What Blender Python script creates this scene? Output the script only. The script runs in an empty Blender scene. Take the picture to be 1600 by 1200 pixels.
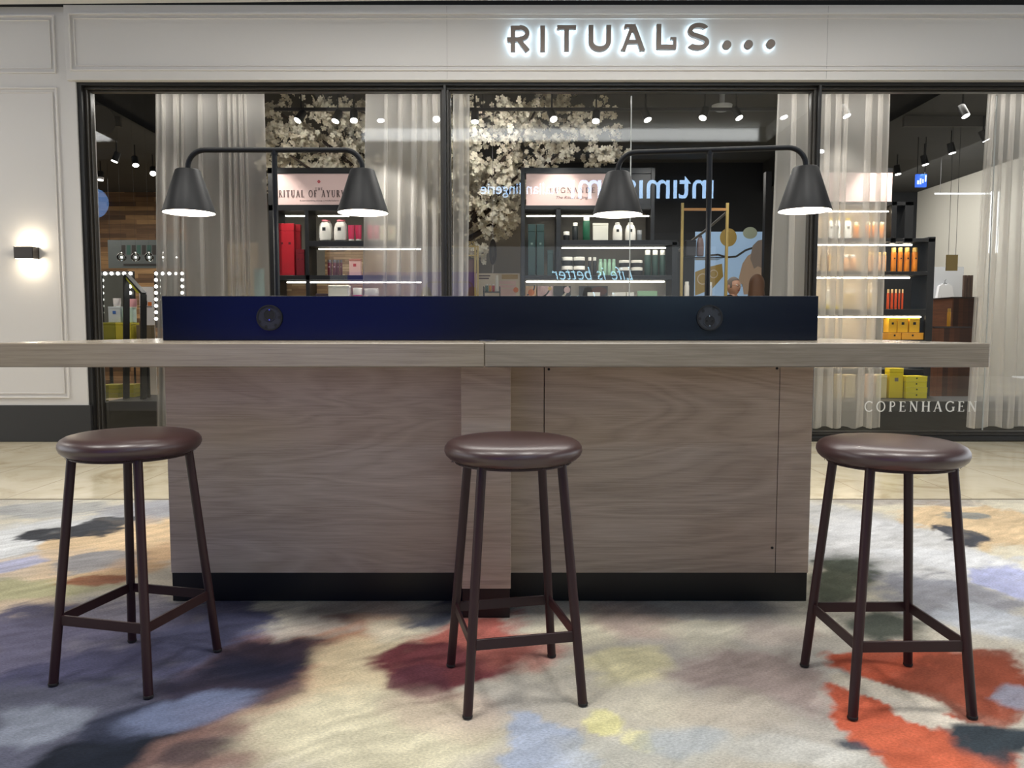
import bpy, bmesh, math, random
import numpy as np
from mathutils import Vector, Matrix
random.seed(7)
PI = math.pi
S = bpy.context.scene
COL = S.collection
# ------------------------------------------------------------------ camera
FPX, PITCH, CH = 1200.0, 0.071, 1.15
cam = bpy.data.cameras.new('camera')
cam.sensor_width = 36.0; cam.sensor_fit = 'HORIZONTAL'; cam.lens = FPX / 1600 * 36
cam.clip_start = 0.05; cam.clip_end = 200
camo = bpy.data.objects.new('camera', cam); COL.objects.link(camo)
camo.location = (0, 0, CH); camo.rotation_euler = (PI/2 - PITCH, 0, 0)
S.camera = camo
# ------------------------------------------------------------------ view, world
S.view_settings.view_transform = 'Standard'; S.view_settings.look = 'None'
S.view_settings.exposure = 0.0; S.view_settings.gamma = 1.0; S.view_settings.use_curve_mapping = False
S.cycles.use_denoising = True; S.cycles.transparent_max_bounces = 24; S.cycles.max_bounces = 8
S.cycles.sample_clamp_indirect = 6.0; S.cycles.caustics_reflective = False; S.cycles.caustics_refractive = False
wd = bpy.data.worlds.new('World'); S.world = wd; wd.use_nodes = True
wd.node_tree.nodes['Background'].inputs[0].default_value = (0.93, 0.96, 1.0, 1)
wd.node_tree.nodes['Background'].inputs[1].default_value = 2.0

def area(name, loc, rot, sx, sy, power, col=(1, 1, 1), spread=180):
    l = bpy.data.lights.new(name, 'AREA'); l.shape = 'RECTANGLE'; l.size = sx; l.size_y = sy
    l.energy = power; l.color = col; l.spread = math.radians(spread)
    o = bpy.data.objects.new(name, l); COL.objects.link(o); o.location = loc; o.rotation_euler = rot
    return o
def spot(name, loc, target, power, ang=60, col=(1, 0.95, 0.88), blend=0.6, r=0.05):
    l = bpy.data.lights.new(name, 'SPOT'); l.energy = power; l.color = col; l.spot_size = math.radians(ang)
    l.spot_blend = blend; l.shadow_soft_size = r
    o = bpy.data.objects.new(name, l); COL.objects.link(o); o.location = loc
    o.rotation_euler = (Vector(target) - Vector(loc)).to_track_quat('-Z', 'Y').to_euler()
    return o
# mall hall: downlights in the high ceiling above and before the bar
for i, x in enumerate((-3.6, -1.3, 1.2, 3.7)):
    area('hall_downlight', (x, 1.25, 5.1), (0, 0, 0), 0.7, 0.7, 70, (1, 0.965, 0.91), 150)
# cove lights of the two ceiling trays: along the edge, and the even glow of the tray towards floor and shop front
area('cove_light', (0.83, 2.49, 4.49), (PI / 2, 0, PI), 6.8, 0.2, 55, (0.93, 0.97, 1.0))
area('cove_light', (-9.4, 2.49, 4.49), (PI / 2, 0, PI), 5.0, 0.2, 50, (0.95, 0.97, 1.0))
area('tray_light', (0.83, 5.62, 4.57), (0, 0, 0), 6.4, 1.4, 200, (1.0, 0.975, 0.93))
area('tray_light', (-8.0, 5.62, 4.57), (0, 0, 0), 2.4, 1.4, 120, (1.0, 0.95, 0.88))
# shop interior: track heads
for x, y, tx, ty, tz, p, an in ((-3.1, 8.8, -2.5, 9.5, 1.6, 110, 60), (-1.75, 8.95, -1.2, 8.25, 2.35, 260, 36), (0.6, 8.7, 0.5, 9.5, 1.7, 70, 60), (1.7, 8.7, 1.5, 9.5, 1.7, 70, 60),
                            (-4.6, 8.9, -3.9, 8.2, 2.0, 90, 80), (3.6, 8.9, 3.3, 8.2, 2.1, 60, 70), (4.3, 8.75, 4.4, 9.4, 1.7, 150, 70), (6.2, 8.9, 5.9, 8.2, 1.6, 70, 80),
                            (-0.4, 9.2, -0.3, 10.4, 3.2, 34, 100), (-2.6, 9.0, -2.4, 10.3, 3.2, 24, 100), (1.0, 9.2, 1.0, 10.4, 3.3, 18, 90), (2.6, 9.4, 3.0, 10.4, 1.6, 70, 60), (5.2, 8.9, 5.0, 9.3, .8, 90, 50), (-5.2, 8.8, -4.9, 9.3, 1.0, 80, 60)):
    spot('track_light', (x, y, 3.42), (tx, ty, tz), p, an)
area('window_light', (-3.2, 8.5, 3.6), (-0.5, 0, 0), 5.5, 0.1, 26, (1, 0.96, 0.9))  # unseen strips added behind the glass to brighten the curtains
area('window_light', (3.8, 8.5, 3.6), (-0.5, 0, 0), 6.5, 0.1, 30, (1, 0.96, 0.9))
spot('track_light', (-0.3, 9.0, 3.5), (-0.15, 10.3, 3.95), 30, 60)
area('shop_light', (-0.5, 12.6, 3.6), (0, 0, 0), 9, 2.5, 130, (1, 0.95, 0.88))
area('shop_light', (-7.0, 12.0, 3.5), (0, 0, 0), 2.5, 3, 90, (1, 0.9, 0.8))
area('shop_light', (6.2, 12.3, 3.6), (0, -0.5, 0), 1.5, 3.5, 170, (1, 0.97, 0.93))

# ------------------------------------------------------------------ helpers
def W(px, py, Y):
    """point of the plane y=Y seen at pixel px,py of the photograph (1600x1200)"""
    u = (px - 800) / FPX; v = (600 - py) / FPX
    dy = math.cos(PITCH) + v * math.sin(PITCH); dz = -math.sin(PITCH) + v * math.cos(PITCH)
    return (u * Y / dy, CH + dz * Y / dy)
def WX(px, Y, py=515): return W(px, py, Y)[0]
def WZ(py, Y): return W(800, py, Y)[1]
def WF(px, py, z=0.0):
    """point of the plane z seen at pixel px,py"""
    u = (px - 800) / FPX; v = (600 - py) / FPX
    dy = math.cos(PITCH) + v * math.sin(PITCH); dz = -math.sin(PITCH) + v * math.cos(PITCH)
    t = (z - CH) / dz
    return (u * t, dy * t)

MATS = {}
def nt(m): return m.node_tree.nodes, m.node_tree.links
def mat(name, col, rough=0.5, metal=0.0, spec=0.5, emit=None, es=0.0, coat=0.0):
    if name in MATS: return MATS[name]
    m = bpy.data.materials.new(name); m.use_nodes = True
    b = m.node_tree.nodes['Principled BSDF']
    c = [(x / 255.0) for x in col] if max(col) > 1 else list(col)
    c = [x / 12.92 if x <= 0.04045 else ((x + 0.055) / 1.055) ** 2.4 for x in c]
    b.inputs['Base Color'].default_value = (*c, 1)
    b.inputs['Roughness'].default_value = rough; b.inputs['Metallic'].default_value = metal
    b.inputs['Specular IOR Level'].default_value = spec
    b.inputs['Coat Weight'].default_value = coat
    if emit:
        b.inputs['Emission Color'].default_value = (*emit, 1); b.inputs['Emission Strength'].default_value = es
    # faint procedural variation of roughness, so that nothing is perfectly even
    N, L = nt(m)
    n = N.new('ShaderNodeTexNoise'); n.inputs['Scale'].default_value = 12
    r = N.new('ShaderNodeMapRange'); r.inputs['To Min'].default_value = max(0, rough - 0.04); r.inputs['To Max'].default_value = min(1, rough + 0.04)
    L.new(n.outputs['Fac'], r.inputs['Value']); L.new(r.outputs[0], b.inputs['Roughness'])
    MATS[name] = m
    return m
def lin(c):
    c = [x / 255.0 for x in c]
    return tuple(x / 12.92 if x <= 0.04045 else ((x + 0.055) / 1.055) ** 2.4 for x in c) + (1,)

def bm_box(bm, x0, x1, y0, y1, z0, z1, bevel=0.0, seg=2):
    r = bmesh.ops.create_cube(bm, size=1.0)
    vs = r['verts']
    bmesh.ops.scale(bm, vec=(x1 - x0, y1 - y0, z1 - z0), verts=vs)
    bmesh.ops.translate(bm, vec=((x0 + x1) / 2, (y0 + y1) / 2, (z0 + z1) / 2), verts=vs)
    if bevel > 0:
        es = list({e for v in vs for e in v.link_edges})
        bmesh.ops.bevel(bm, geom=es, offset=bevel, segments=seg, affect='EDGES', profile=0.5)
def bm_tube(bm, pts, rad, seg=12, cap=True):
    """tube along points; rad a number or one per point"""
    pts = [Vector(p) for p in pts]; n = len(pts)
    rad = [rad] * n if not hasattr(rad, '__len__') else rad
    rings = []; up = None
    for i, p in enumerate(pts):
        if i == 0: t = pts[1] - p
        elif i == n - 1: t = p - pts[-2]
        else: t = (pts[i + 1] - p).normalized() + (p - pts[i - 1]).normalized()
        t.normalize()
        if up is None:
            a = Vector((0, 0, 1)) if abs(t.z) < 0.9 else Vector((1, 0, 0))
            up = (a - t * a.dot(t)).normalized()
        else:
            up = (up - t * up.dot(t)).normalized()
        s = t.cross(up)
        rings.append([bm.verts.new(p + (up * math.cos(k * 2 * PI / seg) + s * math.sin(k * 2 * PI / seg)) * rad[i]) for k in range(seg)])
    for a, b in zip(rings, rings[1:]):
        for k in range(seg):
            bm.faces.new((a[k], a[(k + 1) % seg], b[(k + 1) % seg], b[k]))
    if cap:
        bm.faces.new(rings[0][::-1]); bm.faces.new(rings[-1])
def bm_lathe(bm, prof, seg=32, c=(0, 0), closed_top=True, closed_bot=True):
    rings = []
    for r, z in prof:
        rings.append([bm.verts.new((c[0] + r * math.cos(k * 2 * PI / seg), c[1] + r * math.sin(k * 2 * PI / seg), z)) for k in range(seg)])
    for a, b in zip(rings, rings[1:]):
        for k in range(seg):
            bm.faces.new((a[k], a[(k + 1) % seg], b[(k + 1) % seg], b[k]))
    if closed_bot: bm.faces.new(rings[0][::-1])
    if closed_top: bm.faces.new(rings[-1])
def bm_prism(bm, poly, y0, y1):
    """polygon in x,z extruded in y"""
    a = [bm.verts.new((p[0], y0, p[1])) for p in poly]; b = [bm.verts.new((p[0], y1, p[1])) for p in poly]
    bm.faces.new(a); bm.faces.new(b[::-1])
    n = len(poly)
    for i in range(n): bm.faces.new((a[(i + 1) % n], a[i], b[i], b[(i + 1) % n]))
def obj(name, bm, m, parent=None, smooth=False, world=True, label=None):
    """link a bmesh as one object; with a parent, vertices given in world coordinates are made local"""
    if parent is not None and world:
        bmesh.ops.translate(bm, vec=-Vector(parent_loc(parent)), verts=bm.verts)
    bmesh.ops.recalc_face_normals(bm, faces=bm.faces)
    me = bpy.data.meshes.new(name); bm.to_mesh(me); bm.free()
    o = bpy.data.objects.new(name, me); COL.objects.link(o)
    me.materials.append(m)
    if smooth:
        for p in me.polygons: p.use_smooth = True
        if smooth != 'all':
            me.set_sharp_from_angle(angle=math.radians(38))
    if parent is not None: o.parent = parent
    if label: o['label'] = label
    return o
def parent_loc(p):
    v = Vector((0, 0, 0))
    while p is not None: v += p.location; p = p.parent
    return v
def tag(o, label, cat, group=None, kind=None):
    o['label'] = label; o['category'] = cat
    if group: o['group'] = group
    if kind: o['kind'] = kind
    return o
def thing(name, label, cat, loc=(0, 0, 0), rotz=0.0, group=None):
    o = bpy.data.objects.new(name, None); COL.objects.link(o); o.empty_display_size = 0.1
    o.location = loc; o.rotation_euler = (0, 0, rotz)
    return tag(o, label, cat, group)
def struct(name, bm, m, parent=None, smooth=False):
    o = obj(name, bm, m, parent, smooth)
    if parent is None: o['kind'] = 'structure'
    return o
def copy_tree(o, parent=None):
    c = o.copy(); COL.objects.link(c); c.parent = parent
    for ch in list(o.children): copy_tree(ch, c)
    return c
def box_obj(name, x0, x1, y0, y1, z0, z1, m, parent=None, bevel=0.0, label=None, world=True):
    bm = bmesh.new(); bm_box(bm, x0, x1, y0, y1, z0, z1, bevel)
    return obj(name, bm, m, parent, world=world, label=label)
def box_struct(name, *a, bevel=0.0):
    bm = bmesh.new(); bm_box(bm, *a[:6], bevel); return struct(name, bm, a[6])

# ------------------------------------------------------------------ materials
def new_mat(name):
    m = bpy.data.materials.new(name); m.use_nodes = True
    N, L = nt(m); return m, N, L, N['Principled BSDF']
def ramp(N, stops):
    r = N.new('ShaderNodeValToRGB'); e = r.color_ramp.elements
    while len(e) < len(stops): e.new(0.5)
    for i, (p, c) in enumerate(stops): e[i].position = p; e[i].color = lin(c)
    return r
def oak(name, off, dark, mid, light, rough=0.33, cath=0.75):
    m, N, L, b = new_mat(name)
    tc = N.new('ShaderNodeTexCoord')
    mp = N.new('ShaderNodeMapping'); mp.inputs['Location'].default_value = off; mp.inputs['Scale'].default_value = (1, 1, 1)
    L.new(tc.outputs['Object'], mp.inputs['Vector'])
    # large cathedral figure: bands in z bent by a slow noise
    m1 = N.new('ShaderNodeMapping'); m1.inputs['Scale'].default_value = (0.5, 0.5, 3.4); L.new(mp.outputs[0], m1.inputs[0])
    n1 = N.new('ShaderNodeTexNoise'); n1.inputs['Scale'].default_value = 1.3; n1.inputs['Detail'].default_value = 3; n1.inputs['Roughness'].default_value = 0.45; n1.inputs['Distortion'].default_value = 0.9
    L.new(m1.outputs[0], n1.inputs['Vector'])
    mul = N.new('ShaderNodeMath'); mul.operation = 'MULTIPLY'; mul.inputs[1].default_value = 20.0; L.new(n1.outputs['Fac'], mul.inputs[0])
    fr = N.new('ShaderNodeMath'); fr.operation = 'PINGPONG'; fr.inputs[1].default_value = 1.0; L.new(mul.outputs[0], fr.inputs[0])
    # fine streaks
    m2 = N.new('ShaderNodeMapping'); m2.inputs['Scale'].default_value = (4.0, 4.0, 210.0); L.new(mp.outputs[0], m2.inputs[0])
    n2 = N.new('ShaderNodeTexNoise'); n2.inputs['Scale'].default_value = 1.0; n2.inputs['Detail'].default_value = 6; n2.inputs['Roughness'].default_value = 0.72; n2.inputs['Distortion'].default_value = 0.25; L.new(m2.outputs[0], n2.inputs['Vector'])
    m3 = N.new('ShaderNodeMapping'); m3.inputs['Scale'].default_value = (0.5, 0.5, 3.2); L.new(mp.outputs[0], m3.inputs[0])
    n3 = N.new('ShaderNodeTexNoise'); n3.inputs['Scale'].default_value = 1.6; n3.inputs['Detail'].default_value = 2; L.new(m3.outputs[0], n3.inputs['Vector'])
    a = N.new('ShaderNodeMath'); a.operation = 'MULTIPLY_ADD'; a.inputs[1].default_value = 0.17 * cath; L.new(fr.outputs[0], a.inputs[0])
    s = N.new('ShaderNodeMath'); s.operation = 'MULTIPLY'; s.inputs[1].default_value = 0.62; L.new(n2.outputs['Fac'], s.inputs[0]); L.new(s.outputs[0], a.inputs[2])
    a2 = N.new('ShaderNodeMath'); a2.operation = 'MULTIPLY_ADD'; a2.inputs[1].default_value = 0.30; L.new(n3.outputs['Fac'], a2.inputs[0]); L.new(a.outputs[0], a2.inputs[2])
    r = ramp(N, [(0.30, dark), (0.52, mid), (0.78, light)]); L.new(a2.outputs[0], r.inputs[0])
    L.new(r.outputs[0], b.inputs['Base Color']); b.inputs['Roughness'].default_value = rough; b.inputs['Specular IOR Level'].default_value = 0.4
    bp = N.new('ShaderNodeBump'); bp.inputs['Strength'].default_value = 0.06; bp.inputs['Distance'].default_value = 0.002
    L.new(n2.outputs['Fac'], bp.inputs['Height']); L.new(bp.outputs[0], b.inputs['Normal'])
    return m
OAK_A = oak('oak_laminate_left', (0.3, 0, 0.2), (158, 138, 123), (193, 175, 158), (220, 204, 188))  # bar panels: countertop's wood, colours lightened to offset shade under the overhang
OAK_B = oak('oak_laminate_right', (5.1, 0, 1.7), (146, 129, 112), (182, 165, 147), (211, 195, 177))
OAK_C = oak('oak_laminate_pillar', (2.1, 3, 4.2), (152, 134, 119), (188, 170, 152), (214, 197, 180))
OAK_T1 = oak('oak_countertop_left', (9.1, 2, 3.0), (122, 111, 96), (150, 139, 122), (170, 160, 142), rough=0.2, cath=0.3)
OAK_T2 = oak('oak_countertop_right', (14.1, 6, 8.0), (116, 107, 94), (142, 133, 119), (162, 153, 138), rough=0.2, cath=0.3)

WHITE = mat('white_wall_paint', (206, 203, 199), 0.55)
WHITE_TRIM = mat('white_trim_paint', (212, 208, 203), 0.5)
BLACK = mat('black_powder_coat', (26, 25, 24), 0.42)
BRONZE = mat('dark_bronze_frame', (50, 46, 40), 0.4)
CHAR = mat('charcoal_baseboard', (40, 40, 40), 0.45)
DARK = mat('dark_ceiling_paint', (48, 47, 45), 0.8)
PLINTH = mat('black_plinth', (9, 11, 14), 0.4)
LAMPM = mat('black_lamp_metal', (8, 10, 14), 0.5, spec=0.32)
LAMPIN = mat('white_lamp_lining', (245, 243, 235), 0.5)
BULB = mat('lit_bulb', (255, 250, 240), 0.4, emit=(1, 0.97, 0.9), es=9)
LEDM = mat('white_led_strip', (255, 255, 250), 0.4, emit=(1, 0.95, 0.86), es=11)
LENS = mat('lit_spotlight_lens', (255, 250, 240), 0.4, emit=(1, 0.97, 0.92), es=12)
TAUPE = mat('taupe_wall', (122, 114, 101), 0.7)
GOLD = mat('brushed_gold', (176, 146, 88), 0.35, metal=0.6)
CHROME = mat('chrome', (200, 200, 205), 0.2, metal=1.0)
STOOL_M = mat('oxblood_powder_coat', (42, 19, 24), 0.42, spec=0.4)
UPST = mat('navy_gloss_laminate', (9, 15, 30), 0.22, spec=0.42)
SOCK = mat('black_socket_plastic', (40, 42, 48), 0.45)
SOCKD = mat('socket_recess', (8, 9, 12), 0.6)

def leather():
    m, N, L, b = new_mat('oxblood_leather')
    tc = N.new('ShaderNodeTexCoord'); n = N.new('ShaderNodeTexNoise'); n.inputs['Scale'].default_value = 5; n.inputs['Detail'].default_value = 3
    L.new(tc.outputs['Object'], n.inputs['Vector'])
    r = ramp(N, [(0.3, (56, 37, 38)), (0.7, (68, 47, 47))]); L.new(n.outputs['Fac'], r.inputs[0]); L.new(r.outputs[0], b.inputs['Base Color'])
    v = N.new('ShaderNodeTexVoronoi'); v.inputs['Scale'].default_value = 260; L.new(tc.outputs['Object'], v.inputs['Vector'])
    bp = N.new('ShaderNodeBump'); bp.inputs['Strength'].default_value = 0.05; bp.inputs['Distance'].default_value = 0.001
    L.new(v.outputs['Distance'], bp.inputs['Height']); L.new(bp.outputs[0], b.inputs['Normal'])
    b.inputs['Roughness'].default_value = 0.36; b.inputs['Specular IOR Level'].default_value = 0.7; b.inputs['Coat Weight'].default_value = 0.08; b.inputs['Coat Roughness'].default_value = 0.2
    return m
LEATHER = leather()

def marble():
    m, N, L, b = new_mat('polished_beige_marble_tiles')
    tc = N.new('ShaderNodeTexCoord')
    mp = N.new('ShaderNodeMapping'); mp.inputs['Location'].default_value = (0.16, 0.1, 0); L.new(tc.outputs['Object'], mp.inputs[0])
    br = N.new('ShaderNodeTexBrick'); br.offset = 0.0; br.inputs['Scale'].default_value = 1; br.inputs['Brick Width'].default_value = 0.66; br.inputs['Row Height'].default_value = 1.3
    br.inputs['Mortar Size'].default_value = 0.0035; br.inputs['Color1'].default_value = (0.4, 0.4, 0.4, 1); br.inputs['Color2'].default_value = (0.6, 0.6, 0.6, 1); br.inputs['Mortar'].default_value = (0, 0, 0, 1)
    L.new(mp.outputs[0], br.inputs['Vector'])
    n = N.new('ShaderNodeTexNoise'); n.inputs['Scale'].default_value = 1.6; n.inputs['Detail'].default_value = 8; n.inputs['Roughness'].default_value = 0.62; n.inputs['Distortion'].default_value = 1.6
    L.new(tc.outputs['Object'], n.inputs['Vector'])
    r = ramp(N, [(0.32, (196, 182, 152)), (0.46, (220, 208, 180)), (0.7, (232, 222, 198))]); L.new(n.outputs['Fac'], r.inputs[0])
    mx = N.new('ShaderNodeMix'); mx.data_type = 'RGBA'; L.new(br.outputs['Fac'], mx.inputs[0]); L.new(r.outputs[0], mx.inputs[6]); mx.inputs[7].default_value = lin((172, 158, 132))
    L.new(mx.outputs[2], b.inputs['Base Color']); b.inputs['Roughness'].default_value = 0.12
    return m
MARBLE = marble()

def mosaic(name, sc, cols, bw=0.34, bh=0.045):
    m, N, L, b = new_mat(name)
    tc = N.new('ShaderNodeTexCoord'); sp = N.new('ShaderNodeSeparateXYZ'); L.new(tc.outputs['Object'], sp.inputs[0])
    cb = N.new('ShaderNodeCombineXYZ'); L.new(sp.outputs[0], cb.inputs[0]); L.new(sp.outputs[2], cb.inputs[1])
    def brick(w, h, o):
        br = N.new('ShaderNodeTexBrick'); br.offset = o; br.inputs['Scale'].default_value = sc; br.inputs['Brick Width'].default_value = w; br.inputs['Row Height'].default_value = h
        br.inputs['Mortar Size'].default_value = 0.0015; br.inputs['Color1'].default_value = (0.0, 0.0, 0.0, 1); br.inputs['Color2'].default_value = (1, 1, 1, 1); br.inputs['Mortar'].default_value = (0.0, 0.0, 0.0, 1)
        L.new(cb.outputs[0], br.inputs['Vector']); return br
    b1 = brick(bw, bh, 0.37)
    r = ramp(N, [(0.0, cols[0]), (0.5, cols[1]), (1.0, cols[2])]); L.new(b1.outputs['Color'], r.inputs[0])
    n = N.new('ShaderNodeTexNoise'); n.inputs['Scale'].default_value = 3; mpp = N.new('ShaderNodeMapping'); mpp.inputs['Scale'].default_value = (1, 1, 14)
    L.new(tc.outputs['Object'], mpp.inputs[0]); L.new(mpp.outputs[0], n.inputs['Vector'])
    mx = N.new('ShaderNodeMix'); mx.data_type = 'RGBA'; mx.blend_type = 'OVERLAY'; mx.inputs[0].default_value = 0.5
    L.new(r.outputs[0], mx.inputs[6]); L.new(n.outputs['Fac'], mx.inputs[7]); L.new(mx.outputs[2], b.inputs['Base Color'])
    b.inputs['Roughness'].default_value = 0.6
    return m
WOODWALL = mosaic('wood_mosaic_wall', 1.0, [(84, 62, 44), (128, 98, 68), (165, 132, 92)], 0.55, 0.085)
WOODBACK = mosaic('wood_strip_backing', 1.0, [(160, 122, 84), (200, 162, 116), (228, 198, 150)], 0.22, 0.03)
WALNUT = mosaic('walnut_planks', 1.0, [(60, 34, 22), (88, 50, 30), (112, 68, 42)], 0.07, 3.0)

def glass_mat():
    m, N, L, b = new_mat('shop_window_glass'); N.remove(b)
    out = N['Material Output']; tr = N.new('ShaderNodeBsdfTransparent'); tr.inputs[0].default_value = (0.97, 0.985, 0.98, 1)
    gl = N.new('ShaderNodeBsdfGlossy'); gl.inputs['Roughness'].default_value = 0.0; gl.inputs[0].default_value = (1, 1, 1, 1)
    fr = N.new('ShaderNodeFresnel'); fr.inputs['IOR'].default_value = 1.6
    mx = N.new('ShaderNodeMixShader'); L.new(fr.outputs[0], mx.inputs[0]); L.new(tr.outputs[0], mx.inputs[1]); L.new(gl.outputs[0], mx.inputs[2])
    L.new(mx.outputs[0], out.inputs['Surface']); return m
GLASS = glass_mat()

def sheer():
    m, N, L, b = new_mat('sheer_white_voile'); N.remove(b)
    out = N['Material Output']; tr = N.new('ShaderNodeBsdfTransparent')
    df = N.new('ShaderNodeBsdfDiffuse'); df.inputs[0].default_value = (0.80, 0.77, 0.73, 1)
    tl = N.new('ShaderNodeBsdfTranslucent'); tl.inputs[0].default_value = (0.80, 0.77, 0.73, 1)
    m1 = N.new('ShaderNodeMixShader'); m1.inputs[0].default_value = 0.5; L.new(df.outputs[0], m1.inputs[1]); L.new(tl.outputs[0], m1.inputs[2])
    lw = N.new('ShaderNodeLayerWeight'); lw.inputs[0].default_value = 0.5
    # a thread mesh closes up where the cloth is seen edge-on: opacity = 1 - t^(1/cos)
    om = N.new('ShaderNodeMath'); om.operation = 'SUBTRACT'; om.inputs[0].default_value = 1.0; L.new(lw.outputs['Facing'], om.inputs[1])
    mxx = N.new('ShaderNodeMath'); mxx.operation = 'MAXIMUM'; mxx.inputs[1].default_value = 0.12; L.new(om.outputs[0], mxx.inputs[0])
    iv = N.new('ShaderNodeMath'); iv.operation = 'DIVIDE'; iv.inputs[0].default_value = 1.0; L.new(mxx.outputs[0], iv.inputs[1])
    pw = N.new('ShaderNodeMath'); pw.operation = 'POWER'; pw.inputs[0].default_value = 0.62; L.new(iv.outputs[0], pw.inputs[1])
    mx = N.new('ShaderNodeMixShader'); L.new(pw.outputs[0], mx.inputs[0]); L.new(m1.outputs[0], mx.inputs[1]); L.new(tr.outputs[0], mx.inputs[2])
    L.new(mx.outputs[0], out.inputs['Surface']); return m
SHEER = sheer()

# ------------------------------------------------------------------ carpet with its painted pattern
def vnoise(x, y, seed):
    xi = np.floor(x).astype(int); yi = np.floor(y).astype(int); xf = x - xi; yf = y - yi
    def h(a, b):
        n = (a * 374761393 + b * 668265263 + seed * 974711) & 0x7fffffff
        n = ((n ^ (n >> 13)) * 1274126177) & 0x7fffffff
        return ((n ^ (n >> 16)) & 0xffff) / 65535.0
    u = xf * xf * (3 - 2 * xf); v = yf * yf * (3 - 2 * yf)
    return (h(xi, yi) * (1 - u) + h(xi + 1, yi) * u) * (1 - v) + (h(xi, yi + 1) * (1 - u) + h(xi + 1, yi + 1) * u) * v
def fbm(x, y, seed, o=5):
    s = 0; a = 0.5; t = 0
    for i in range(o):
        s = s + a * vnoise(x * 2 ** i, y * 2 ** i, seed + i * 17); t += a; a *= 0.55
    return s / t - 0.5
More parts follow.
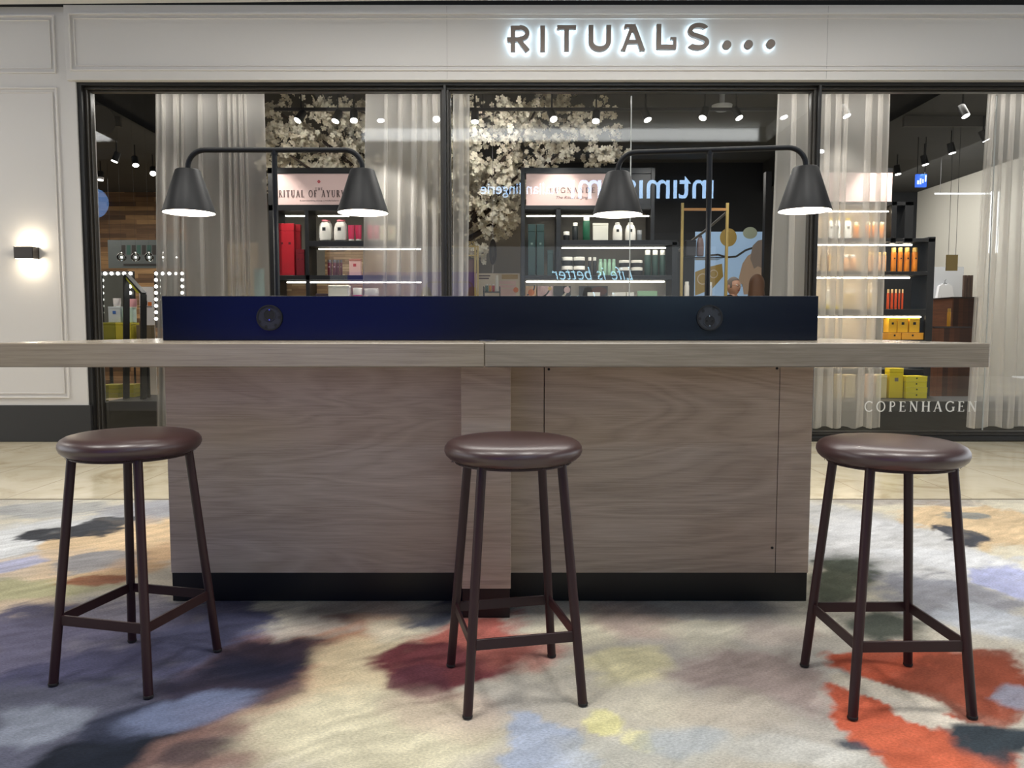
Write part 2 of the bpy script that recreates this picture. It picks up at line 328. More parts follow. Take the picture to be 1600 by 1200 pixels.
# px, py, rx, ry (pixels of the photograph where the patch lies), world turn, colour, strength, edge softness, raggedness
BLOBS = [
 # far left
 (60, 795, 90, 14, 0.0, (150, 155, 165), .7, .5, .5), (60, 850, 170, 40, 0.1, (205, 208, 212), .9, .4, .5),
 (190, 850, 110, 40, 0.5, (218, 186, 140), .95, .25, .8), (215, 800, 70, 14, 0, (148, 152, 168), .7, .5, .6), (110, 833, 62, 11, 0.5, (62, 64, 70), 1, .18, .8), (150, 820, 40, 7, 0.6, (70, 72, 78), .9, .2, .8),
 (60, 885, 90, 22, 0.2, (214, 190, 160), .8, .3, .8), (165, 878, 60, 12, 0.2, (142, 148, 160), .8, .3, .8), (10, 888, 40, 12, 0, (176, 180, 215), .9, .4, .5),
 (245, 870, 40, 24, 0.2, (200, 160, 120), .6, .5, .7), (60, 925, 110, 20, 0.2, (176, 172, 122), .8, .5, .6), (185, 905, 34, 9, 0.2, (150, 84, 52), .9, .35, .7), (20, 960, 90, 22, 0.3, (200, 176, 150), .8, .4, .6),
 # left, big blue violet field
 (100, 1005, 290, 64, 0.5, (96, 93, 118), 1, .25, .5), (190, 1080, 300, 84, 0.4, (74, 74, 104), 1, .3, .5), (345, 1000, 90, 40, 0.2, (84, 86, 118), 1, .25, .7), (60, 1150, 230, 90, 0.2, (80, 82, 100), 1, .4, .5), (400, 995, 30, 14, 0.4, (98, 104, 140), .9, .3, .9), (210, 945, 60, 20, 0.4, (140, 136, 150), .8, .4, .6),
 # navy with rust edge, running from the foot of the counter to the lower left
 (560, 970, 70, 34, 0.5, (168, 108, 78), .8, .7, .4), (480, 1020, 95, 44, 0.7, (176, 118, 84), .85, .7, .35), (420, 1080, 110, 60, 0.8, (176, 126, 96), .8, .7, .3), (520, 958, 46, 16, 0.5, (60, 50, 60), .8, .7, .3), (420, 1030, 80, 32, 0.7, (36, 34, 54), .95, .6, .3), (350, 1070, 90, 36, 0.7, (34, 36, 58), .95, .6, .3),
 (210, 1180, 110, 40, 0.3, (24, 30, 42), 1, .4, .3), (90, 1130, 70, 26, 0.3, (128, 136, 152), .8, .5, .7), (230, 1130, 60, 26, 0.4, (42, 48, 68), .9, .5, .4), (320, 1118, 70, 26, 0.3, (104, 116, 150), .9, .5, .6), (370, 1180, 110, 44, 0.7, (132, 100, 92), .95, .6, .4), (470, 1120, 50, 30, 0.7, (150, 108, 88), .8, .7, .4), (430, 1095, 40, 16, 0.6, (78, 66, 74), .7, .6, .4), (330, 1190, 50, 20, 0.5, (48, 46, 56), .7, .6, .4),
 # cream centre
 (590, 1060, 110, 70, 0.3, (222, 202, 160), .9, .6, .4), (570, 1150, 160, 60, 0.1, (222, 214, 180), .9, .6, .4), (470, 975, 60, 22, 0.3, (196, 190, 178), .7, .5, .6), (620, 985, 60, 22, 0, (216, 206, 178), .8, .6, .5),
 (700, 955, 55, 20, 0, (62, 68, 88), .95, .5, .5), (560, 950, 130, 10, 0, (178, 172, 160), .6, .7, .4),
 # red and plum
 (750, 1000, 78, 26, 0.25, (196, 96, 84), .95, .4, .5), (690, 1040, 90, 28, 0.2, (128, 62, 68), 1, .3, .4), (660, 1070, 48, 26, 0, (104, 54, 66), .95, .4, .4), (810, 1010, 60, 24, 0.2, (188, 106, 92), .7, .6, .5), (700, 1110, 70, 28, 0, (206, 178, 160), .5, .7, .5),
 # bottom middle
 (840, 1165, 70, 40, 0.1, (164, 178, 204), .9, .22, .9), (1000, 1170, 120, 36, 0, (188, 190, 182), .6, .6, .6), (935, 1110, 30, 18, 0.3, (226, 220, 150), .9, .35, .9), (1000, 1150, 22, 24, 0.3, (222, 216, 160), .8, .35, .9), (985, 1030, 60, 26, 0.5, (226, 216, 160), .7, .6, .6), (900, 980, 60, 18, 0, (222, 214, 182), .7, .6, .5), (1000, 965, 60, 26, 0.6, (186, 156, 142), .6, .6, .6), (1110, 985, 70, 26, 0, (206, 200, 176), .7, .6, .6),
 (1190, 1050, 110, 36, 0.1, (160, 140, 134), .85, .6, .6), (1150, 1110, 80, 30, 0, (190, 178, 160), .6, .6, .6), (1100, 950, 120, 10, 0, (150, 150, 148), .6, .6, .6), (1060, 1160, 60, 24, 0, (170, 180, 190), .6, .5, .7), (1230, 985, 50, 20, 0, (172, 158, 148), .7, .6, .6), (1250, 1180, 110, 26, 0, (206, 206, 200), .7, .5, .7),
 # right
 (1300, 810, 80, 22, 0, (190, 190, 190), .8, .5, .5), (1370, 850, 120, 50, 0, (204, 205, 208), .9, .4, .5), (1310, 905, 38, 40, -0.7, (74, 82, 66), .95, .55, .4), (1375, 975, 52, 30, -0.5, (62, 70, 62), .95, .5, .4), (1540, 820, 110, 34, 0, (216, 186, 142), .95, .25, .7), (1395, 782, 120, 6, 0, (150, 142, 140), .7, .5, .6),
 (1486, 834, 40, 14, -0.3, (74, 76, 84), 1, .2, .8), (1510, 807, 24, 6, 0, (120, 134, 140), .8, .3, .8), (1490, 872, 90, 20, -0.4, (216, 218, 222), .9, .2, .7), (1570, 900, 50, 26, -0.4, (170, 176, 218), .95, .25, .8), (1480, 930, 90, 34, -0.3, (140, 142, 154), .9, .4, .7), (1560, 985, 70, 40, -0.2, (190, 196, 206), .9, .35, .7),
 (1430, 1035, 90, 28, -0.1, (196, 82, 44), 1, .14, .5), (1530, 1060, 70, 34, -0.3, (140, 64, 38), 1, .3, .5), (1480, 1080, 60, 30, -0.2, (150, 70, 44), .9, .3, .5), (1400, 1100, 70, 34, -0.6, (200, 86, 48), 1, .15, .5), (1470, 1165, 85, 40, -0.6, (204, 92, 52), 1, .15, .5), (1395, 1075, 60, 16, -0.5, (206, 196, 178), 1, .14, .7), (1450, 1108, 46, 14, -0.8, (206, 196, 180), 1, .14, .7),
 (1550, 1150, 70, 30, 0, (56, 66, 74), 1, .35, .6), (1350, 1150, 30, 14, 0, (66, 72, 84), .9, .4, .6), (1590, 1090, 30, 18, 0, (140, 150, 170), .8, .4, .7),
]
def carpet_colours(X, Y):
    n1 = fbm(X * 1.1 + 7, Y * 1.1 + 3, 3)
    base = np.zeros(X.shape + (3,)); c1 = np.array(lin((212, 204, 180))[:3]); c2 = np.array(lin((180, 174, 164))[:3])
    t = np.clip(0.5 + n1 * 2.6, 0, 1)[..., None]; base[:] = c1 * t + c2 * (1 - t)
    w1 = fbm(X * 2.6, Y * 2.6, 5, 7); w2 = fbm(X * 2.6 + 50, Y * 2.6 + 50, 9, 7)
    q1 = fbm(X * 8, Y * 8, 15, 5); q2 = fbm(X * 8 + 20, Y * 8 + 20, 19, 5); h1 = fbm(X * 30, Y * 30, 25, 3)
    # dry brush: long thin streaks running one way
    br = fbm((X * .8 + Y * .6) * 5, (-X * .6 + Y * .8) * 38, 55, 4)
    for px, py, rx, ry, rot, colr, st, soft, rag in BLOBS:
        cx, cy = WF(px, py); a = WF(px + rx, py)[0] - cx; b = (WF(px, py - ry)[1] - WF(px, py + ry)[1]) / 2
        dx = X - cx; dy = Y - cy
        ca, sa = math.cos(rot), math.sin(rot)
        s = min(a, b); amp = (0.55 * s + 0.10) * (0.5 + rag)
        u = (dx * ca + dy * sa) + (w1 * 1.5 + q1 * 0.55) * amp
        v = (-dx * sa + dy * ca) + (w2 * 1.5 + q2 * 0.55) * amp
        d = np.sqrt((u / a) ** 2 + (v / b) ** 2) / 1.12 + h1 * 0.10 * rag + br * 0.28
        k = np.clip((1 + soft * 0.55 - d) / (soft * 1.1 + 0.03), 0, 1); k = (k * k * (3 - 2 * k) * st * (1 + np.minimum(q1 + .1, 0) * 0.7 * rag))[..., None]
        tint = 1 + (br * 0.35 + w2 * 0.5)[..., None]
        base = base * (1 - k) + np.array(lin(colr)[:3]) * tint * k
    fine = fbm(X * 14, Y * 22, 77, 4) + br * 0.5
    return np.clip(base * (1 + fine[..., None] * 0.36), 0, 1)
def grid_carpet(x0, x1, y0, y1, step):
    nx = int(round((x1 - x0) / step)); ny = int(round((y1 - y0) / step))
    xs = np.linspace(x0, x1, nx + 1); ys = np.linspace(y0, y1, ny + 1)
    Xg, Yg = np.meshgrid(xs, ys)
    co = np.stack([Xg, Yg, np.full_like(Xg, 0.0)], -1).reshape(-1, 3)
    idx = np.arange((nx + 1) * (ny + 1)).reshape(ny + 1, nx + 1)
    f = np.stack([idx[:-1, :-1], idx[:-1, 1:], idx[1:, 1:], idx[1:, :-1]], -1).reshape(-1, 4)
    sx_ = Xg + fbm(Xg * .9 + 4, Yg * .9, 91, 3) * .22 + fbm(Xg * 5, Yg * 5, 95, 4) * .10; sy_ = Yg + fbm(Xg * .9, Yg * .9 + 9, 92, 3) * .22 + fbm(Xg * 5 + 9, Yg * 5, 96, 4) * .10
    cols = carpet_colours(sx_, sy_).reshape(-1, 3)
    g_ = cols.mean(1, keepdims=True); cols = g_ + (cols - g_) * 0.84
    return co, f, cols
def build_carpet():
    parts = [grid_carpet(-3.6, 3.6, 1.6, 5.14, 0.0145), grid_carpet(-12, -3.6, -4, 5.14, 0.06), grid_carpet(3.6, 12, -4, 5.14, 0.06), grid_carpet(-3.6, 3.6, -4, 1.6, 0.06)]
    co = np.concatenate([p[0] for p in parts]); cols = np.concatenate([p[2] for p in parts]); fs = []; o = 0
    for p in parts: fs.append(p[1] + o); o += len(p[0])
    fs = np.concatenate(fs)
    me = bpy.data.meshes.new('floor_carpet'); me.vertices.add(len(co)); me.vertices.foreach_set('co', co.ravel())
    me.loops.add(fs.size); me.loops.foreach_set('vertex_index', fs.ravel()); me.polygons.add(len(fs))
    me.polygons.foreach_set('loop_start', np.arange(0, fs.size, 4)); me.update(calc_edges=True); me.validate()
    ca = me.color_attributes.new('pattern', 'FLOAT_COLOR', 'POINT')
    ca.data.foreach_set('color', np.concatenate([cols, np.ones((len(cols), 1))], 1).astype(np.float32).ravel())
    m, N, L, b = new_mat('printed_pile_carpet')
    at = N.new('ShaderNodeAttribute'); at.attribute_name = 'pattern'
    tc = N.new('ShaderNodeTexCoord'); n = N.new('ShaderNodeTexNoise'); n.inputs['Scale'].default_value = 95; n.inputs['Detail'].default_value = 4; n.inputs['Roughness'].default_value = 0.7
    mp = N.new('ShaderNodeMapping'); mp.inputs['Scale'].default_value = (1, 1.8, 1); mp.inputs['Rotation'].default_value = (0, 0, 0.4)
    L.new(tc.outputs['Object'], mp.inputs[0]); L.new(mp.outputs[0], n.inputs['Vector'])
    mr = N.new('ShaderNodeMapRange'); mr.inputs['From Min'].default_value = 0.3; mr.inputs['From Max'].default_value = 0.7; mr.inputs['To Min'].default_value = 0.72; mr.inputs['To Max'].default_value = 1.22
    L.new(n.outputs['Fac'], mr.inputs[0])
    mx = N.new('ShaderNodeVectorMath'); mx.operation = 'SCALE'; L.new(at.outputs['Color'], mx.inputs[0]); L.new(mr.outputs[0], mx.inputs['Scale'])
    L.new(mx.outputs[0], b.inputs['Base Color']); b.inputs['Roughness'].default_value = 0.95; b.inputs['Specular IOR Level'].default_value = 0.15
    bp = N.new('ShaderNodeBump'); bp.inputs['Strength'].default_value = 0.25; bp.inputs['Distance'].default_value = 0.004; L.new(n.outputs['Fac'], bp.inputs['Height']); L.new(bp.outputs[0], b.inputs['Normal'])
    o = bpy.data.objects.new('floor_carpet', me); COL.objects.link(o); me.materials.append(m); o['kind'] = 'structure'; o.location = (0, 0, 0)
build_carpet()

# ------------------------------------------------------------------ text
def text_mesh(s, font_shear=0.0, extrude=0.0, spacing=1.0, offset=0.0):
    cu = bpy.data.curves.new('t', 'FONT'); cu.body = s; cu.shear = font_shear; cu.extrude = extrude; cu.space_character = spacing; cu.offset = offset; cu.resolution_u = 4
    o = bpy.data.objects.new('t', cu); COL.objects.link(o)
    dg = bpy.context.evaluated_depsgraph_get(); me = bpy.data.meshes.new_from_object(o.evaluated_get(dg))
    bpy.data.objects.remove(o); bpy.data.curves.remove(cu)
    return me
def place_text(name, s, x0, x1, z0, z1, y, m, parent=None, face=-1, shear=0.0, offset=0.0, ext=0.004, spacing=1.0, split=False):
    """flat lettering filling the box x0..x1, z0..z1 on the plane y; face -1 reads from -y, +1 reads from +y (starts at the larger x)"""
    me = text_mesh(s, shear, 0.0, spacing, offset)
    co = np.zeros(len(me.vertices) * 3); me.vertices.foreach_get('co', co); co = co.reshape(-1, 3)
    a = co.min(0); b = co.max(0)
    u = (co[:, 0] - a[0]) / (b[0] - a[0]); v = (co[:, 1] - a[1]) / (b[1] - a[1])
    x = x0 + u * (x1 - x0) if face < 0 else x1 - u * (x1 - x0)
    out = np.stack([x, np.full_like(x, y), z0 + v * (z1 - z0)], 1)
    if parent is not None: out = out - np.array(parent_loc(parent))
    me.vertices.foreach_set('co', out.ravel()); me.update(); me.materials.clear(); me.materials.append(m)
    bm = bmesh.new(); bm.from_mesh(me)
    r = bmesh.ops.extrude_face_region(bm, geom=bm.faces[:]); vs = [g for g in r['geom'] if isinstance(g, bmesh.types.BMVert)]
    bmesh.ops.translate(bm, vec=(0, ext * face, 0), verts=vs); bmesh.ops.recalc_face_normals(bm, faces=bm.faces); bm.to_mesh(me); bm.free()
    if split:      # one object per character: islands sorted by the character they stand in
        ends = [text_extent(s[:i + 1], shear, spacing, offset) for i in range(len(s))]
        cuts = [x0 + (e - a[0]) / (b[0] - a[0]) * (x1 - x0) for e in ends]
        lx = np.array(parent_loc(parent))[0] if parent is not None else 0
        bm = bmesh.new(); bm.from_mesh(me); bm.verts.ensure_lookup_table(); seen = set(); groups = {}
        for v in bm.verts:
            if v.index in seen: continue
            st = [v]; isl = []; seen.add(v.index)
            while st:
                q = st.pop(); isl.append(q)
                for e in q.link_edges:
                    w_ = e.other_vert(q)
                    if w_.index not in seen: seen.add(w_.index); st.append(w_)
            cx = sum(q.co.x for q in isl) / len(isl) + lx
            if face > 0: cx = x0 + x1 - cx
            k = next((i for i, c in enumerate(cuts) if cx <= c), len(s) - 1); groups.setdefault(k, set()).update(q.index for q in isl)
        bm.free(); last = None
        for k in sorted(groups):
            b2 = bmesh.new(); b2.from_mesh(me); b2.verts.ensure_lookup_table()
            bmesh.ops.delete(b2, geom=[v for v in b2.verts if v.index not in groups[k]], context='VERTS')
            last = obj(name, b2, m, parent, world=False)
        return last
    o = bpy.data.objects.new(name, me); COL.objects.link(o)
    if parent is not None: o.parent = parent
    return o
def text_extent(s, shear, spacing, offset):
    me = text_mesh(s.rstrip() or '.', shear, 0.0, spacing, offset)
    x = max(v.co.x for v in me.vertices); bpy.data.meshes.remove(me); return x
# a small roman stroke alphabet, cap height 1: strokes ('l', x0,z0,x1,z1, width) and arcs ('a', cx,cz,rx,rz,a0,a1,w)
TK, TN = 0.15, 0.06
def serif(x, z, w=0.3): return ('l', x - w / 2, z, x + w / 2, z, 0.05)
ROMAN = {
 'I': (0.34, [('l', .17, 0, .17, 1, TK), serif(.17, .025), serif(.17, .975)]),
 'H': (0.86, [('l', .16, 0, .16, 1, TK), ('l', .7, 0, .7, 1, TK), ('l', .16, .52, .7, .52, TN), serif(.16, .025), serif(.16, .975), serif(.7, .025), serif(.7, .975)]),
 'E': (0.66, [('l', .16, 0, .16, 1, TK), ('l', .1, .97, .56, .97, TN), ('l', .16, .52, .46, .52, TN), ('l', .1, .03, .6, .03, TN), ('l', .56, .97, .56, .82, .04), ('l', .6, .03, .6, .2, .04), ('l', .46, .6, .46, .44, .04), serif(.12, .025, .2), serif(.12, .975, .2)]),
 'T': (0.74, [('l', .37, 0, .37, 1, TK), ('l', .04, .97, .7, .97, TN), ('l', .04, .97, .04, .8, .04), ('l', .7, .97, .7, .8, .04), serif(.37, .025)]),
 'R': (0.76, [('l', .16, 0, .16, 1, TK), ('a', .3, .75, .24, .225, -PI / 2, PI / 2, .1), ('l', .1, .97, .3, .97, TN), ('l', .16, .52, .3, .52, TN), ('l', .34, .52, .7, .03, TK), serif(.16, .025), serif(.7, .025, .16)]),
 'P': (0.68, [('l', .16, 0, .16, 1, TK), ('a', .3, .73, .25, .24, -PI / 2, PI / 2, .1), ('l', .1, .97, .3, .97, TN), ('l', .16, .49, .3, .49, TN), serif(.16, .025)]),
 'U': (0.82, [('l', .16, .3, .16, 1, TK), ('a', .4, .32, .24, .3, PI, 2 * PI, .1), ('l', .66, .3, .66, 1, TN), serif(.16, .975), serif(.66, .975, .22)]),
 'A': (0.84, [('l', .1, 0, .4, 1, TN), ('l', .4, 1, .72, 0, TK), ('l', .2, .34, .6, .34, TN), serif(.1, .025, .22), serif(.72, .025, .26)]),
 'V': (0.84, [('l', .1, 1, .42, 0, TK), ('l', .42, 0, .72, 1, TN), serif(.1, .975, .26), serif(.72, .975, .22)]),
 'Y': (0.8, [('l', .1, 1, .4, .46, TK), ('l', .4, .46, .7, 1, TN), ('l', .4, 0, .4, .48, TK), serif(.4, .025), serif(.1, .975, .24), serif(.7, .975, .2)]),
 'L': (0.66, [('l', .16, 0, .16, 1, TK), ('l', .1, .03, .6, .03, TN), ('l', .6, .03, .6, .22, .04), serif(.16, .975)]),
 'F': (0.62, [('l', .16, 0, .16, 1, TK), ('l', .1, .97, .56, .97, TN), ('l', .16, .5, .46, .5, TN), ('l', .56, .97, .56, .8, .04), serif(.16, .025)]),
 'O': (0.94, [('a', .46, .5, .38, .48, 0, 2 * PI, .11)]),
 'C': (0.84, [('a', .48, .5, .4, .48, .75, 2 * PI - .75, .11), ('l', .77, .8, .77, .96, .05), ('l', .77, .2, .77, .1, .04)]),
 'G': (0.9, [('a', .48, .5, .4, .48, .75, 2 * PI - .6, .11), ('l', .77, .8, .77, .96, .05), ('l', .78, .08, .78, .44, TK), serif(.78, .44, .26)]),
 'D': (0.88, [('l', .16, 0, .16, 1, TK), ('a', .3, .5, .48, .47, -PI / 2, PI / 2, .11), ('l', .1, .97, .32, .97, TN), ('l', .1, .03, .32, .03, TN)]),
 'N': (0.9, [('l', .16, 0, .16, 1, TN), ('l', .16, 1, .74, 0, TK), ('l', .74, 0, .74, 1, TN), serif(.16, .025, .22), serif(.74, .975, .22), serif(.12, .975, .18)]),
 ' ': (0.42, []),
}
def stroke_prism(bm, x0, z0, x1, z1, w, y0, y1):
    d = Vector((x1 - x0, z1 - z0)); 
    if d.length < 1e-9: return
    n = Vector((-d.y, d.x)).normalized() * w / 2
    bm_prism(bm, [(x0 + n.x, z0 + n.y), (x0 - n.x, z0 - n.y), (x1 - n.x, z1 - n.y), (x1 + n.x, z1 + n.y)], y0, y1)
def arc_prism(bm, cx, cz, rx, rz, a0, a1, w, y0, y1, n=18):
    P = []
    for i in range(n + 1):
        a = a0 + (a1 - a0) * i / n
        P.append(((cx + (rx - w / 2) * math.cos(a), cz + (rz - w / 2) * math.sin(a)), (cx + (rx + w / 2) * math.cos(a), cz + (rz + w / 2) * math.sin(a))))
    for (a, b), (c, d) in zip(P, P[1:]): bm_prism(bm, [a, b, d, c], y0, y1)
def roman(name, s, x0, x1, z0, z1, y, m, parent, depth=0.002, track=0.16):
    adv = sum(ROMAN[c][0] + track for c in s) - track
    sx = (x1 - x0) / adv; sz = z1 - z0; p = 0
    for c in s:
        w, st = ROMAN[c]; bm = bmesh.new()
        for qi, q in enumerate(st):
            depth += 0.00007
            if q[0] == 'l': stroke_prism(bm, x0 + (p + q[1]) * sx, z0 + q[2] * sz, x0 + (p + q[3]) * sx, z0 + q[4] * sz, q[5] * sz, y - depth, y)
            else: arc_prism(bm, x0 + (p + q[1]) * sx, z0 + q[2] * sz, q[3] * sx, q[4] * sz, q[5], q[6], q[7] * sz, y - depth, y)
        p += w + track
        if st: obj(name, bm, m, parent)
        else: bm.free()

# ------------------------------------------------------------------ setting: floor, walls, ceiling
YW, YG = 7.83, 7.97            # wall face, glass plane
ZC = 4.36
bm = bmesh.new(); bm_box(bm, -13, 13, 5.14, 16.2, -0.1, -0.002); struct('floor_marble', bm, MARBLE)
bm = bmesh.new(); bm_box(bm, -13, 13, 5.128, 5.152, -0.05, 0.003); struct('trim_1', bm, mat('floor_trim', (150, 140, 120), 0.4, metal=0.3))
# left wall with mouldings
XL = WX(133, YW)               # opening edge
FZ0 = WZ(127.5, YW); FZ1 = WZ(11, YW)
bm = bmesh.new(); bm_box(bm, -13, XL, YW, YW + 0.35, WZ(633, YW), FZ1); struct('wall_left', bm, WHITE)
bm = bmesh.new(); bm_box(bm, -13, XL + 0.03, YW - 0.015, YW + 0.35, 0, WZ(633, YW), 0.004); struct('baseboard_left', bm, CHAR)
def moulding(name, x0, x1, z0, z1, y, w=0.045):
    bm = bmesh.new()
    for (o, t, d) in ((0, 0.016, 0.02), (w, 0.009, 0.012)):
        a0, a1, b0, b1 = x0 + o, x1 - o, z0 + o, z1 - o
        bm_box(bm, a0, a1, y - d, y + 0.01, b1 - t, b1, 0.003, 1); bm_box(bm, a0, a1, y - d, y + 0.01, b0, b0 + t, 0.003, 1)
        bm_box(bm, a0, a0 + t, y - d, y + 0.01, b0 + t, b1 - t, 0.003, 1); bm_box(bm, a1 - t, a1, y - d, y + 0.01, b0 + t, b1 - t, 0.003, 1)
    return struct(name, bm, WHITE_TRIM)
moulding('trim_2', -8.6, WX(105, YW), WZ(115, YW), WZ(24, YW), YW)
moulding('trim_3', -8.6, WX(105, YW), WZ(622, YW), WZ(137, YW), YW)
# fascia over the shop window
XF = WX(119, YW - 0.05)
bm = bmesh.new(); bm_box(bm, XF, 13, YW - 0.05, YW + 0.35, FZ0, FZ1, 0.004); struct('wall_fascia', bm, WHITE)
moulding('trim_4', WX(131, YW), WX(2100, YW), WZ(111, YW - .05), WZ(21, YW - .05), YW - 0.05)
bm = bmesh.new()
for px in (701, 1280): x = WX(px, YW - .05); bm_box(bm, x - 0.0015, x + 0.0015, YW - 0.0515, YW - 0.049, FZ0 + .01, FZ1 - .01)
struct('trim_5', bm, mat('panel_joint', (150, 148, 146), 0.7))
bm = bmesh.new(); bm_box(bm, -13, 13, YW - 0.02, YW + 0.3, FZ1, 4.9); struct('wall_gap', bm, mat('black_gap', (4, 4, 4), 0.9))
# mall ceiling with two lit tray recesses; the hall behind is higher and dark
CEIL = mat('white_ceiling_paint', (205, 204, 200), 0.7); 
def ceil_piece(name, x0, x1, y0, y1, z0, z1, m): bm = bmesh.new(); bm_box(bm, x0, x1, y0, y1, z0, z1); struct(name, bm, m)
CD = mat('grey_ceiling_paint', (92, 92, 92), 0.8)
TR = [(-12, -6.75), (-2.72, 4.38)]
bm = bmesh.new()
for a, b in ((-13, -12), (-6.75, -2.72), (4.38, 13)): bm_box(bm, a, b, 2.3, 7.3, ZC, ZC + 0.26)
for a, b in TR: bm_box(bm, a, b, 2.3, 2.45, ZC, ZC + 0.26); bm_box(bm, a, b, 6.4, 7.3, ZC, ZC + 0.26)
bm_box(bm, -13, 13, 7.3, 7.62, ZC, ZC + 0.3)
struct('ceiling_low', bm, CD)
for i, (a, b) in enumerate(TR):
    bm = bmesh.new(); bm_box(bm, a, b, 2.45, 6.4, ZC + 0.26, ZC + 0.32)
    bm_box(bm, a, b, 2.45, 2.47, ZC + 0.005, ZC + 0.26); bm_box(bm, a, b, 6.38, 6.4, ZC + 0.005, ZC + 0.26); bm_box(bm, a, a + 0.02, 2.47, 6.38, ZC + 0.005, ZC + 0.26); bm_box(bm, b - 0.02, b, 2.47, 6.38, ZC + 0.005, ZC + 0.26)
    struct('ceiling_tray', bm, CEIL)
bm = bmesh.new(); bm_prism(bm, [(-13, 4.235), (-5.2, 4.262), (-0.6, 4.302), (13, 4.32), (13, ZC), (-13, ZC)], 7.3, 7.62); struct('ceiling_edge', bm, CEIL)
bm = bmesh.new(); bm_box(bm, -13, 13, -3.3, 2.3, 5.25, 5.35); bm_box(bm, -13, 13, 2.24, 2.3, ZC, 5.3); struct('ceiling_high', bm, CD)

# opposite side of the hall: dark shop front with its lit sign (seen mirrored in the glass)
YO = -3.0; YV = 2 * YG - YO
BLK = mat('opposite_black_fascia', (10, 11, 14), 0.6)
bm = bmesh.new(); bm_box(bm, -13, 13, YO - 0.3, YO, 3.5, 5.3); bm_box(bm, -13, -5.2, YO - 0.3, YO, 0, 3.5); bm_box(bm, 5.8, 13, YO - 0.3, YO, 0, 3.5); bm_box(bm, -13, 13, YO - 3.3, YO - 3.2, 0, 3.5); bm_box(bm, -13, 13, YO - 3.4, YO - 0.3, 3.5, 3.6)
struct('wall_opposite_lit', (lambda b: (bm_box(b, -5.2, 5.8, YO - 3.2, YO - 3.15, 1.9, 3.5), b)[1])(bmesh.new()), mat('backlit_white_wall', (200, 205, 210), 0.6, emit=(0.9, 0.96, 1.0), es=0.6))  # glowing wall added as frontal fill for bar panels and fascia
struct('wall_opposite', bm, BLK)
bm = bmesh.new(); bm_box(bm, -13, 13, -6.4, -4, -0.1, 0.0); struct('floor_opposite', bm, mat('opposite_floor', (70, 66, 62), 0.5))
SIGNB = mat('sign_blue_white_glow', (230, 240, 255), 0.4, emit=(0.42, 0.66, 1.0), es=16)
t = thing('shop_sign', 'glowing pale blue lettering on the black opposite shop front, mirrored in the glass', 'sign', (1.5, YO, WZ(300, YV)))
place_text('letter', '\u0131nt\u0131m\u0131ss\u0131m\u0131', WX(892, YV, 290), WX(1114, YV, 290), WZ(311, YV), WZ(276, YV), YO + 0.02, SIGNB, t, face=1, ext=0.03, offset=0.004, split=True)
place_text('tagline', 'Italian lingerie', WX(751, YV, 290), WX(872, YV, 290), WZ(309, YV), WZ(286, YV), YO + 0.02, SIGNB, t, face=1, ext=0.02, offset=0.0, split=True)
NEON = mat('neon_script_glow', (230, 245, 255), 0.4, emit=(0.45, 0.8, 1.0), es=14)
t = thing('neon_sign', 'pale blue neon handwriting behind the bar, mirrored in the middle window', 'neon sign', (1.9, YO - 0.1, WZ(440, YV)))
place_text('script', 'Life is better', WX(862, YV, 430), WX(990, YV, 430), WZ(437, YV), WZ(416, YV), YO - 0.1, NEON, t, face=1, shear=0.35, ext=0.01, offset=-0.006, split=True)
place_text('script', 'in lace', WX(888, YV, 460), WX(966, YV, 460), WZ(474, YV), WZ(456, YV), YO - 0.1, NEON, t, face=1, shear=0.35, ext=0.01, offset=-0.006, split=True)
bm = bmesh.new(); bm_lathe(bm, [(0.02, 0), (0.34, 0), (0.36, 0.03), (0.36, 0.07), (0.34, 0.1), (0.02, 0.1)], 40)
o = obj('round_sign', bm, mat('round_blue_sign', (120, 170, 220), 0.4, emit=(0.22, 0.45, 0.95), es=5), smooth=True); o.rotation_euler = (-PI / 2, 0, 0); o.location = (WX(148, YV, 318), YO, WZ(318, YV))
tag(o, 'round pale blue illuminated sign at the far left window edge', 'sign')
bm = bmesh.new(); bm_box(bm, WX(537, YV, 440), WX(744, YV, 440), YO - 0.5, YO - 0.44, 0.5, WZ(423, YV))
tag(obj('video_screen', bm, mat('blue_backlit_panel', (40, 60, 200), 0.4, emit=(0.035, 0.04, 0.42), es=1.4)), 'blue backlit panel in the opposite shop, mirrored low in the left window', 'screen')

# ------------------------------------------------------------------ shop window: frames, glass
def frame_window(n, xa, xb, z0, z1):
    """bronze frame with an inner lip and a pane"""
    bm = bmesh.new(); w = 0.055
    for (y0, y1, o, t) in ((YG - 0.07, YG + 0.03, 0.0, 0.026), (YG - 0.035, YG + 0.03, 0.026, 0.016)):
        bm_box(bm, xa + o, xb - o, y0, y1, z1 - o - t, z1 - o, 0.004, 1); bm_box(bm, xa + o, xb - o, y0, y1, z0 + o, z0 + o + t, 0.004, 1)
        bm_box(bm, xa + o, xa + o + t, y0, y1, z0 + o + t, z1 - o - t, 0.004, 1); bm_box(bm, xb - o - t, xb - o, y0, y1, z0 + o + t, z1 - o - t, 0.004, 1)
    fr = struct('window_%d' % n, bm, BRONZE)
    bm = bmesh.new(); v = [bm.verts.new(p) for p in ((xa + 0.035, YG, z0 + 0.035), (xb - 0.035, YG, z0 + 0.035), (xb - 0.035, YG, z1 - 0.035), (xa + 0.035, YG, z1 - 0.035))]
    bm.faces.new(v); p = obj('window_pane', bm, GLASS, fr); return fr
ZB = 0.0; ZT = WZ(139, YG)
XM1, XM2 = WX(698.5, YG), WX(1270, YG, 300)
bm = bmesh.new()
bm_box(bm, XL, 13, YG - 0.12, YG + 0.04, ZT - 0.0, FZ0 + 0.02); bm_box(bm, XL, XL + 0.045, YG - 0.12, YG + 0.04, 0, ZT)
